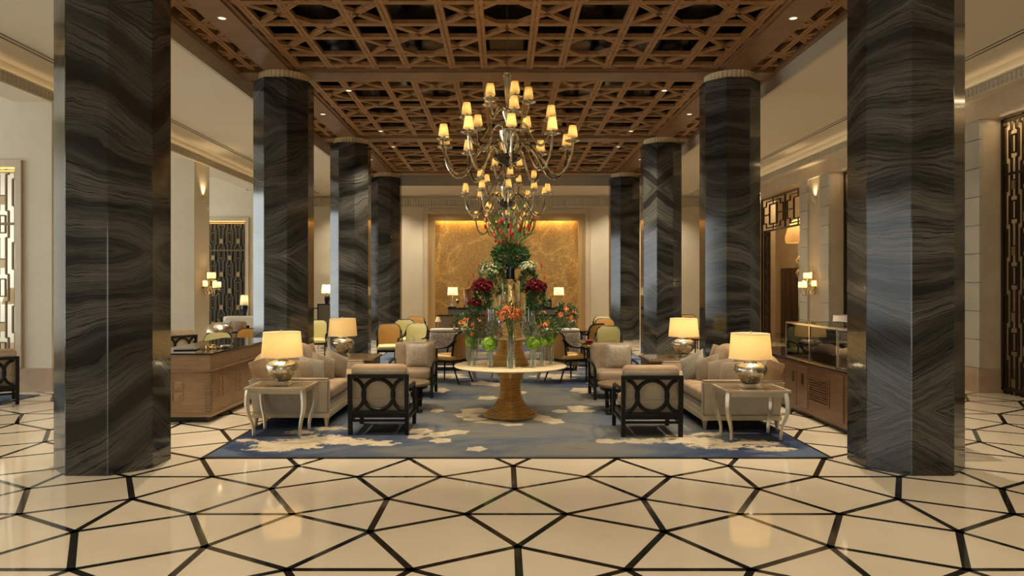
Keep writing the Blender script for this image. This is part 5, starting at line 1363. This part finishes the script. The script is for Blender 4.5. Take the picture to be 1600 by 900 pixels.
settee('grey damask settee with back to the camera, left behind the flowers', -1.08, 15.2)
settee('grey damask settee with back to the camera, right behind the flowers', 1.02, 15.2)
side_table('small silver table with slender legs left behind the flower table', (-.43, 13.30, CZ), .46, .45, .50, 'small silver tables behind the flower table', False)
side_table('small silver table with slender legs right behind the flower table', (.43, 13.30, CZ), .46, .45, .50, 'small silver tables behind the flower table', False)

def small_lamp(label, x, y, z):
    t = thing('cordless_lamp', label, 'lamp', (x, y, z), 0, 'small dining table lamps')
    c = MB(); c.lathe([(.05, 0), (.05, .012), (.008, .02), (.007, .26)], 16); c.build('stem', m_goldleaf, t, smooth=True)
    c = MB(); c.lathe([(.075, .19), (.035, .30), (.001, .302)], 20, cap=False); c.build('lamp_shade', m_shade_w, t, smooth=True)
    return t
small_lamp('small brass table lamp with white cone shade on the rear left dining table', -1.56, 16.6, .741)
small_lamp('small brass table lamp with white cone shade on the rear right dining table', 1.52, 16.6, .741)
for x, y, lab in ((-1.44, 16.45, 'red napkin beside the small lamp on the rear left dining table'), (1.52, 13.3, 'red napkin on the dark dining table right of the flowers')):
    c = MB(); c.cushion((0, 0, .02), (.14, .10, .04), .018); onething('napkin', lab, 'napkin', c, m_redcloth, (x, y, .742 if y > 15 else .722), 0, 'red napkins', True)
k = 0
for x, y, lab in ((-1.72, 13.4, 'small drinking glass on the dark table left of the flowers'), (1.46, 13.55, 'small drinking glass by the red napkin on the right dark table'), (-1.95, 16.5, 'small drinking glass at the left end of the rear left dining table'), (1.98, 16.55, 'small drinking glass on the rear right dining table')):
    c = MB(); c.lathe([(.001, 0), (.03, 0), (.036, .10), (.033, .10), (.028, .01), (.001, .008)], 16, cap=False); onething('drinking_glass', lab, 'glass', c, m_glass, (x, y, .722 if y < 15 else .742), 0, 'drinking glasses', True)

# ================================================================== BUFFET BEFORE THE GOLD MOSAIC
t = thing('buffet_counter', 'taupe two-level buffet counter with black tops before the gold mosaic wall', 'counter', (.05, 25.4, 0))
c = MB(); c.box(-2.32, 2.32, -.75, -.05, 0, .735); c.build('front_counter', m_greycounter, t, bevel=.008)
c = MB(); c.box(-2.36, 2.36, -.79, -.05, .735, .765); c.build('front_top', m_blackglass, t, bevel=.005)
c = MB(); c.box(-2.06, 2.06, -.05, .65, 0, .93); c.build('rear_counter', m_whitemat, t, bevel=.006)
c = MB(); c.box(-2.06, 2.06, -.09, .70, .93, .985); c.build('rear_top', m_black, t, bevel=.005)
for k in range(5):
    x0 = -2.28 + k * .92; c = MB(); c.box(x0, x0 + .86, -.762, -.75, .08, .70); c.build('front_panel', m_greycounter, t, bevel=.006)
def buffet_lamp(label, x):
    t = thing('buffet_lamp', label, 'lamp', (x, 25.62, .986), 0, 'glass buffet lamps')
    c = MB(); c.box(-.16, .16, -.12, .12, 0, .035); c.build('foot_block', m_black, t, bevel=.004)
    c = MB(); c.lathe([(.001, .035), (.075, .037), (.085, .06), (.075, .12), (.035, .24), (.018, .30), (.018, .42), (.001, .43)], 24); c.build('glass_body', m_crystal, t, smooth=True)
    c = MB(); c.tube([(0, 0, .036), (0, 0, .56)], .009, 6); c.build('stem', m_chrome, t)
    c = MB(); c.lathe([(.19, .44), (.165, .72)], 36, cap=False); c.build('lamp_shade', m_shade_w, t, smooth=True)
    c = MB(); c.lathe([(.006, .56), (.006, .73), (.014, .735), (.012, .75), (.001, .76)], 12); c.build('finial', m_chrome, t)
    c = MB(); c.ball((0, 0, .56), .028, 10); c.build('bulb', m_bulb, t)
    light('lamp_light', 'POINT', (0, 0, .63), 7, (1.0, .80, .50), (0, 0, 0), t, shadow_soft_size=.03)
buffet_lamp('lit lamp with white shade on the left end of the buffet', -1.86)
buffet_lamp('lit lamp with white shade on the right end of the buffet', 1.90)
t = thing('drink_dispenser', 'tall copper-tinted glass jar with gold lid on the left of the buffet', 'jar', (-1.32, 25.55, .986))
c = MB(); c.lathe([(.001, 0), (.16, 0), (.165, .03), (.165, .62), (.15, .65), (.001, .66)], 28); c.build('jar_body', m_copper, t, smooth=True)
c = MB(); c.lathe([(.17, .655), (.17, .675), (.06, .72), (.03, .74), (.035, .80), (.012, .84), (.02, .90), (.001, .94)], 20); c.build('lid', m_goldleaf, t, smooth=True)
c = MB(); c.tube([(-.16, 0, .10), (-.24, 0, .11), (-.25, 0, .05)], .014, 8); c.build('tap', m_goldleaf, t)
c = MB(); c.tube(smoothpath([(.02, -.03, .9), (.22, -.05, .55), (.34, -.05, .22)], 4), .012, 6); c.build('ladle', m_goldleaf, t)
for k, (x, lab) in enumerate(((-1.68, 'gold sculpted figure between the left buffet lamp and the copper jar'),)):
    c = MB(); c.lathe([(.05, 0), (.05, .02), (.015, .04), (.012, .14), (.05, .2), (.07, .26), (.03, .3), (.001, .31)], 16); onething('gold_figurine', lab, 'ornament', c, m_goldleaf, (x, 25.5, .986), 0, None, True)
t = thing('picture_frame', 'small black picture frame with a white card on the right of the buffet', 'picture frame', (1.48, 25.6, .986))
c = MB(); c.box(-.16, .16, 0, .02, .0, .30); c.box(-.15, .15, -.01, .0, .01, .02); c.build('frame', m_black, t)
c = MB(); c.box(.0, .11, -.006, -.001, .03, .19); c.build('card', m_paper, t)
for x, z, lab in ((1.15, .986, 'small white card standing on the buffet left of the black frame'),):
    c = MB(); c.box(-.05, .05, 0, .008, 0, .07); onething('white_card', lab, 'card', c, m_paper, (x, 25.5, z))
for x, lab in ((-1.05, 'silver cloche dish at the left on the lower buffet top'), (1.30, 'silver cloche dish at the right on the lower buffet top')):
    t = thing('cloche_dish', lab, 'dish', (x, 25.0, .766), 0, 'silver cloche dishes')
    c = MB(); c.lathe([(.001, 0), (.17, 0), (.19, .015), (.001, .016)], 24); c.build('plate', m_silver, t, smooth=True)
    c = MB(); c.lathe([(.14, .016), (.13, .06), (.09, .10), (.02, .12), (.02, .14), (.001, .145)], 24); c.build('cover', m_chrome, t, smooth=True)

# ================================================================== WALL SCONCES AND UPLIGHTS
def sconce(label, x, y, z, face):
    t = thing('wall_sconce', label, 'wall lamp', (x, y, z), R(face), 'candle-arm wall sconces')   # local: wall behind at +y, arms toward -y
    c = MB(); c.lathe([(.001, -.32), (.06, -.30), (.085, -.25), (.05, -.20), (.03, -.16), (.035, -.05), (.05, .0), (.028, .05), (.03, .20), (.045, .25), (.02, .28), (.03, .31), (.001, .34)], 20, (0, -.08, 0)); c.build('glass_stem', m_smokeglass, t, smooth=True)
    c = MB(); c.lathe([(.001, -.02), (.07, -.02), (.07, .0), (.001, .0)], 20); pl = c.build('wall_plate', m_bronze, t, rot=(R(90), 0, 0), loc=(0, -.001, -.1)); 
    c = MB(); c.tube([(0, 0, -.1), (0, -.08, -.1)], .02, 8); c.build('bracket', m_bronze, t)
    CLS = CL
    for (a, r_, zt) in ((-75, .30, -.10), (-25, .27, -.13), (25, .27, -.13), (75, .30, -.10), (-45, .16, .10), (45, .16, .10)):
        ca, sa = math.sin(R(a)), -math.cos(R(a))
        p = smoothpath([(0, 0, -.14), (r_ * .35, 0, -.08), (r_ * .62, 0, zt - .20), (r_ * .92, 0, zt - .15), (r_, 0, zt - .06)], 4)
        c = MB(); c.tube([(ca * q.x, -.08 + sa * q.x, q.z) for q in p], .012, 6); arm = c.build('arm', m_smokeglass, t, smooth=True)
        for nm_, mm in (('bobeche', ME_BOB), ('lamp_shade', ME_SSH), ('bulb', ME_BLB)):
            o = bpy.data.objects.new(nm_, mm); COL.objects.link(o); o.parent = arm; o.location = (ca * r_, -.08 + sa * r_, zt)
            if nm_ == 'bobeche': o.scale = (.75, .75, .75)
        o = bpy.data.objects.new('candle_light', CL); COL.objects.link(o); o.parent = arm; o.location = (ca * r_, -.08 + sa * r_, zt + .09)
    return t
ME_SSH = revolve_mesh('lamp_shade', [([(.062, .0), (.056, .15)], 20)], m_shade_w)
sconce('glass candle-arm wall sconce on the cream pillar left, before the pierced screen', XL + .021, 18.0, 1.84, 90)
sconce('glass candle-arm wall sconce on the right stone pier left of the front column', XW + .05, 18.2, 1.84, -90)
def uplight(label, x, y, z, s):
    t = thing('wall_uplight', label, 'wall lamp', (x, y, z), 0, 'shell wall uplights')
    c = MB(); n = 14
    A = [c.v((-s * .001, .13 * math.cos(PI * k / n), 0)) for k in range(n + 1)]; rows = []
    for i in range(6):
        f = i / 5; r_ = math.cos(f * PI / 2)
        rows.append([c.v((-s * (.002 + .11 * math.sin(PI * k / n) * r_), .13 * math.cos(PI * k / n) * r_, -.16 * math.sin(f * PI / 2))) for k in range(n + 1)])
    for P_, Q in zip(rows, rows[1:]):
        for k in range(n): c.f([P_[k], P_[k + 1], Q[k + 1], Q[k]])
    c.build('shell', m_stone, t, smooth=True)
    c = MB(); c.ball((-s * .045, 0, -.03), .022, 8); c.build('bulb', m_bulb, t)
    light('uplight_beam', 'SPOT', (-s * .05, 0, .0), 26, WARM, (R(180), 0, 0), t, spot_size=R(100), spot_blend=.8, shadow_soft_size=.03)
uplight('small shell uplight high on the cream pillar at left', XL, 18.0, 4.0, -1)
uplight('small shell uplight high in the channel of the right stone pier', XW + .05, 18.2, 4.0, 1)
uplight('small shell uplight on the stone pier hidden behind the right front column', XW + .05, 12.7, 4.0, 1)

# ================================================================== PIERCED SCREENS AND DOORWAY
screen('pierced_screen', 'dark bronze pierced screen in the right wall bay at the photo edge', -1.85, 1.85, .06, 4.46, (XR - .02, 9.98, 0), R(90), m_darkbronze)
screen('pierced_screen', 'dark bronze pierced screen in the bay behind the right front column', -1.86, 1.86, .06, 4.46, (XR - .02, 15.45, 0), R(90), m_darkbronze)
screen('pierced_screen', 'bronze pierced screen of the left lounge opening at the photo edge', -.96, .96, .40, 3.69, (-9.11, 12.08, 0), 0, m_screen)
screen('pierced_screen', 'bronze pierced screen on dark glass in the far left wall', -.94, .94, .40, 3.79, (-9.235, 23.17, 0), 0, m_screen)
t = thing('doorway_fretwork', 'dark bronze fretwork lining the right doorway behind the second column', 'fretwork', (XR - .03, 20.95, 0), R(90))
g = MB()
for (a, b) in ((-1.88, -1.83), (-1.03, -.98)) if False else ((-1.89, -1.85), (1.85, 1.89)): g.box(a, b, -.03, .03, 0, 4.46)
g.box(-1.89, 1.89, -.03, .03, 4.42, 4.46); g.box(-1.0, 1.85, -.03, .03, 3.46, 3.51) if False else g.box(-1.85, 1.85, -.03, .03, 3.42, 3.47); g.build('frame', m_darkbronze, t)
g = MB()
for cx in (-.93, .93):
    for (w, h, wd) in ((.30, .30, .03),): 
        for s in (-1, 1): g.box(cx + s * w - .02, cx + s * w + .02, -.02, .02, 3.94 - h, 3.94 + h); g.box(cx - w, cx + w, -.02, .02, 3.94 + s * h - .02, 3.94 + s * h + .02)
    W_, H_, k_ = .78, .40, .22
    poly = [(-W_ + k_, -H_), (W_ - k_, -H_), (W_ - k_, -H_ + .14), (W_, -H_ + .14), (W_, H_ - .14), (W_ - k_, H_ - .14), (W_ - k_, H_), (-W_ + k_, H_), (-W_ + k_, H_ - .14), (-W_, H_ - .14), (-W_, -H_ + .14), (-W_ + k_, -H_ + .14)]
    for i in range(12):
        a, b = poly[i], poly[(i + 1) % 12]; g.bar((cx + a[0], 0, 3.94 + a[1]), (cx + b[0], 0, 3.94 + b[1]), .035, .035, (0, 1, 0))
    for s in (-1, 1):
        g.box(cx - .02, cx + .02, -.015, .015, 3.94 + s * .30 - (.0 if s > 0 else .18), 3.94 + s * .30 + (.18 if s > 0 else 0)); g.box(cx + s * .30 - (0 if s > 0 else .60), cx + s * .30 + (.60 if s > 0 else 0), -.015, .015, 3.92, 3.96)
        g.box(cx + s * .92 - .015, cx + s * .92 + .015, -.02, .02, 3.46, 4.43)
g.build('transom_fretwork', m_darkbronze, t)
g = MB()
for x in (1.22, 1.36, 1.52, 1.66): g.box(x - .02, x + .02, -.02, .02, 0, 3.43)
for k in range(9):
    z = .25 + k * .37; g.box(1.36 if k % 2 else 1.22, 1.52 if k % 2 else 1.36, -.02, .02, z, z + .035); g.box(1.52, 1.66, -.02, .02, z + .12, z + .155); g.box(1.38, 1.50, -.012, .012, z + .05, z + .20)
g.build('side_fretwork', m_darkbronze, t)
# seen through the doorway
t = thing('floor_lamp', 'large lamp with cream shade and glass balls seen through the right doorway', 'lamp', (9.30, 22.9, 0))
c = MB(); c.lathe([(.001, 0), (.16, 0), (.16, .04), (.03, .06), (.02, 2.0), (.07, 2.06), (.11, 2.16), (.07, 2.26), (.03, 2.3), (.09, 2.4), (.13, 2.52), (.08, 2.64), (.02, 2.7), (.02, 3.6)], 24); c.build('stem', m_smokeglass, t, smooth=True)
c = MB(); c.lathe([(.40, 3.12), (.42, 3.3), (.34, 3.6), (.22, 3.8), (.12, 3.9)], 32, cap=False); c.build('lamp_shade', m_shade, t, smooth=True)
light('lamp_light', 'POINT', (0, 0, 3.45), 12, WARM, (0, 0, 0), t, shadow_soft_size=.05)
t = thing('tall_cabinet', 'dark wooden tall cabinet seen through the right doorway', 'cabinet', (9.66, 24.2, 0))
c = MB(); c.box(-.25, .45, -.4, .5, 0, 2.35); c.build('cabinet_body', m_darkwood, t, bevel=.006)
c = MB(); c.box(-.265, -.25, -.38, .04, .1, 2.3); d_ = c.build('door', m_darkwood, t, bevel=.004)
c = MB(); c.box(-.265, -.25, .06, .48, .1, 2.3); c.build('door', m_darkwood, t, bevel=.004)

# ================================================================== LEFT LOUNGE
armchair('dark ring-back armchair with grey cushion beyond the concierge desk, left of the pillar', (-6.80, 15.2, 0), R(62), ARM)
armchair('dark ring-back armchair in front of the far left pierced screen', (-7.05, 19.3, 0), R(140), ARM)
throw_pillow('grey cushion in the armchair before the far left screen', (-7.32, 18.98, .64), R(8), 0, R(140), .40, m_pillow, None, .13)
t = thing('lounge_sofa', 'small cream sofa under the far left pierced screen', 'sofa', (-7.75, 21.5, 0))
c = MB(); c.cushion((0, .32, .55), (1.5, .18, .60), .07, .01, axis=1); c.build('backrest', m_whitemat, t, smooth=True)
c = MB(); c.cushion((0, 0, .36), (1.4, .70, .18), .06, .01); c.build('seat_cushion', m_whitemat, t, smooth=True)
c = MB(); c.box(-.72, .72, -.32, .38, .10, .28); c.build('base', m_greyfab, t, bevel=.01)
for s in (-1, 1):
    c = MB(); c.cushion((s * .74, .02, .42), (.12, .74, .36), .05); c.build('arm', m_whitemat, t, smooth=True)
    c = MB(); c.box(s * .66 - .025, s * .66 + .025, -.28, -.23, 0, .10); c.box(s * .66 - .025, s * .66 + .025, .28, .33, 0, .10); c.build('leg', m_ebony, t)
t = thing('lounge_table', 'low grey table in the left lounge behind the dome lamp', 'table', (-6.35, 16.9, 0))
c = MB(); c.box(-.55, .55, -.4, .4, .46, .50); c.build('tabletop', m_greyfab, t, bevel=.006)
for sx in (-1, 1):
    for sy in (-1, 1):
        c = MB(); c.box(sx * .48 - .025, sx * .48 + .025, sy * .34 - .025, sy * .34 + .025, 0, .46); c.build('leg', m_ebony, t)
def plain_lamp(label, loc, rs, h, body, grp, p=4, H=.9):
    t = thing('lounge_lamp', label, 'lamp', loc, 0, grp)
    c = MB(); c.lathe([(.001, 0), (.09, 0), (.10, .03), (.06, .10), (.09, .22), (.11, .34), (.08, .44), (.03, .48), (.02, h - .25), (.001, h - .24)], 24); c.build('lamp_body', body, t, smooth=True)
    c = MB(); c.lathe([(rs, h - .32), (rs * .82, h)], 28, cap=False); c.build('lamp_shade', m_shade_w, t, smooth=True)
    light('lamp_light', 'POINT', (0, 0, h - .13), p, (1.0, .80, .50), (0, 0, 0), t, shadow_soft_size=.03)
def console(label, x, y, w, d, h, grp):
    t = thing('console_table', label, 'table', (x, y, 0), 0, grp)
    c = MB(); c.box(-w / 2, w / 2, -d / 2, d / 2, h - .04, h); c.build('tabletop', m_darkwood, t, bevel=.005)
    for sx in (-1, 1):
        for sy in (-1, 1):
            c = MB(); c.box(sx * (w / 2 - .03) - .025, sx * (w / 2 - .03) + .025, sy * (d / 2 - .03) - .025, sy * (d / 2 - .03) + .025, 0, h - .04); c.build('leg', m_darkwood, t)
console('dark console table under the far left screen by the stand-in lamp', -8.2, 22.6, .5, .4, .75, 'dark console tables')
plain_lamp('blue-grey lamp with white shade standing in for a reflection in the far left screen', (-8.16, 22.6, .751), .13, .72, m_navyvase, 'lounge lamps', 1.5)  # added lamp takes the place of a reflected white shade
console('dark console table seen between the second and third left columns', -6.55, 26.9, 1.6, .45, .95, 'dark console tables')
plain_lamp('lit lamp with cream shade seen between the second and third left columns', (-6.62, 26.9, .951), .21, .85, m_navyvase, 'lounge lamps', 14)
t = thing('picture_frame', 'dark framed panel leaning on the back wall between the left columns', 'picture frame', (-6.35, 25.6, 0))
c = MB(); c.box(-.30, .30, 0, .04, .0, 1.12); c.build('frame', m_ebony, t); c = MB(); c.box(-.26, .26, -.004, .0, .04, 1.08); c.build('panel', m_greyfab, t)
t = thing('standing_lamp', 'white-shaded lamp seen through the left lounge screen', 'lamp', (-9.05, 13.4, 0))
c = MB(); c.lathe([(.001, 0), (.15, 0), (.15, .02), (.015, .04), (.012, 1.5), (.001, 1.5)], 20); c.build('stem', m_bronze, t)
c = MB(); c.lathe([(.26, 1.42), (.16, 1.72)], 28, cap=False); c.build('lamp_shade', m_shade_w, t, smooth=True)
t = thing('potted_plant', 'green potted plant seen through the left lounge screen', 'plant', (-9.0, 15.0, 0))
c = MB(); c.lathe([(.001, 0), (.16, 0), (.22, .40), (.20, .40), (.18, .36), (.001, .35)], 24); c.build('pot', m_darkwood, t, smooth=True)
rg = random.Random(9); c = MB(); leafcloud(c, (0, 0, 1.15), (.42, .42, .65), 320, .20, rg, .5, .3)
for k in range(6): c.tube([(0, 0, .35), (rg.uniform(-.15, .15), rg.uniform(-.15, .15), 1.0)], .012, 5)
c.build('foliage', m_leafm, t)
t = thing('low_cabinet', 'amber wooden low cabinet seen through the left lounge screen', 'cabinet', (-8.6, 13.9, 0))
c = MB(); c.box(-.7, .5, -.2, .3, .08, .72); c.build('cabinet_body', m_deskwood, t, bevel=.006)
c = MB(); c.box(-.66, .46, -.16, .26, 0, .08); c.build('plinth', m_black, t)
for x in (-.68, -.09):
    c = MB(); c.box(x, x + .57, -.215, -.2, .12, .68); c.build('door', m_deskwood, t, bevel=.004)
t = thing('shade_lamp', 'pale drum-shaded lamp behind the glass display case', 'lamp', (6.45, 13.6, 0))
c = MB(); c.lathe([(.001, 0), (.17, 0), (.17, .02), (.02, .04), (.015, .95), (.001, .95)], 20); c.build('stem', m_chrome, t)
c = MB(); c.lathe([(.30, .93), (.28, 1.20)], 36, cap=False); c.build('lamp_shade', m_whitemat, t, smooth=True)
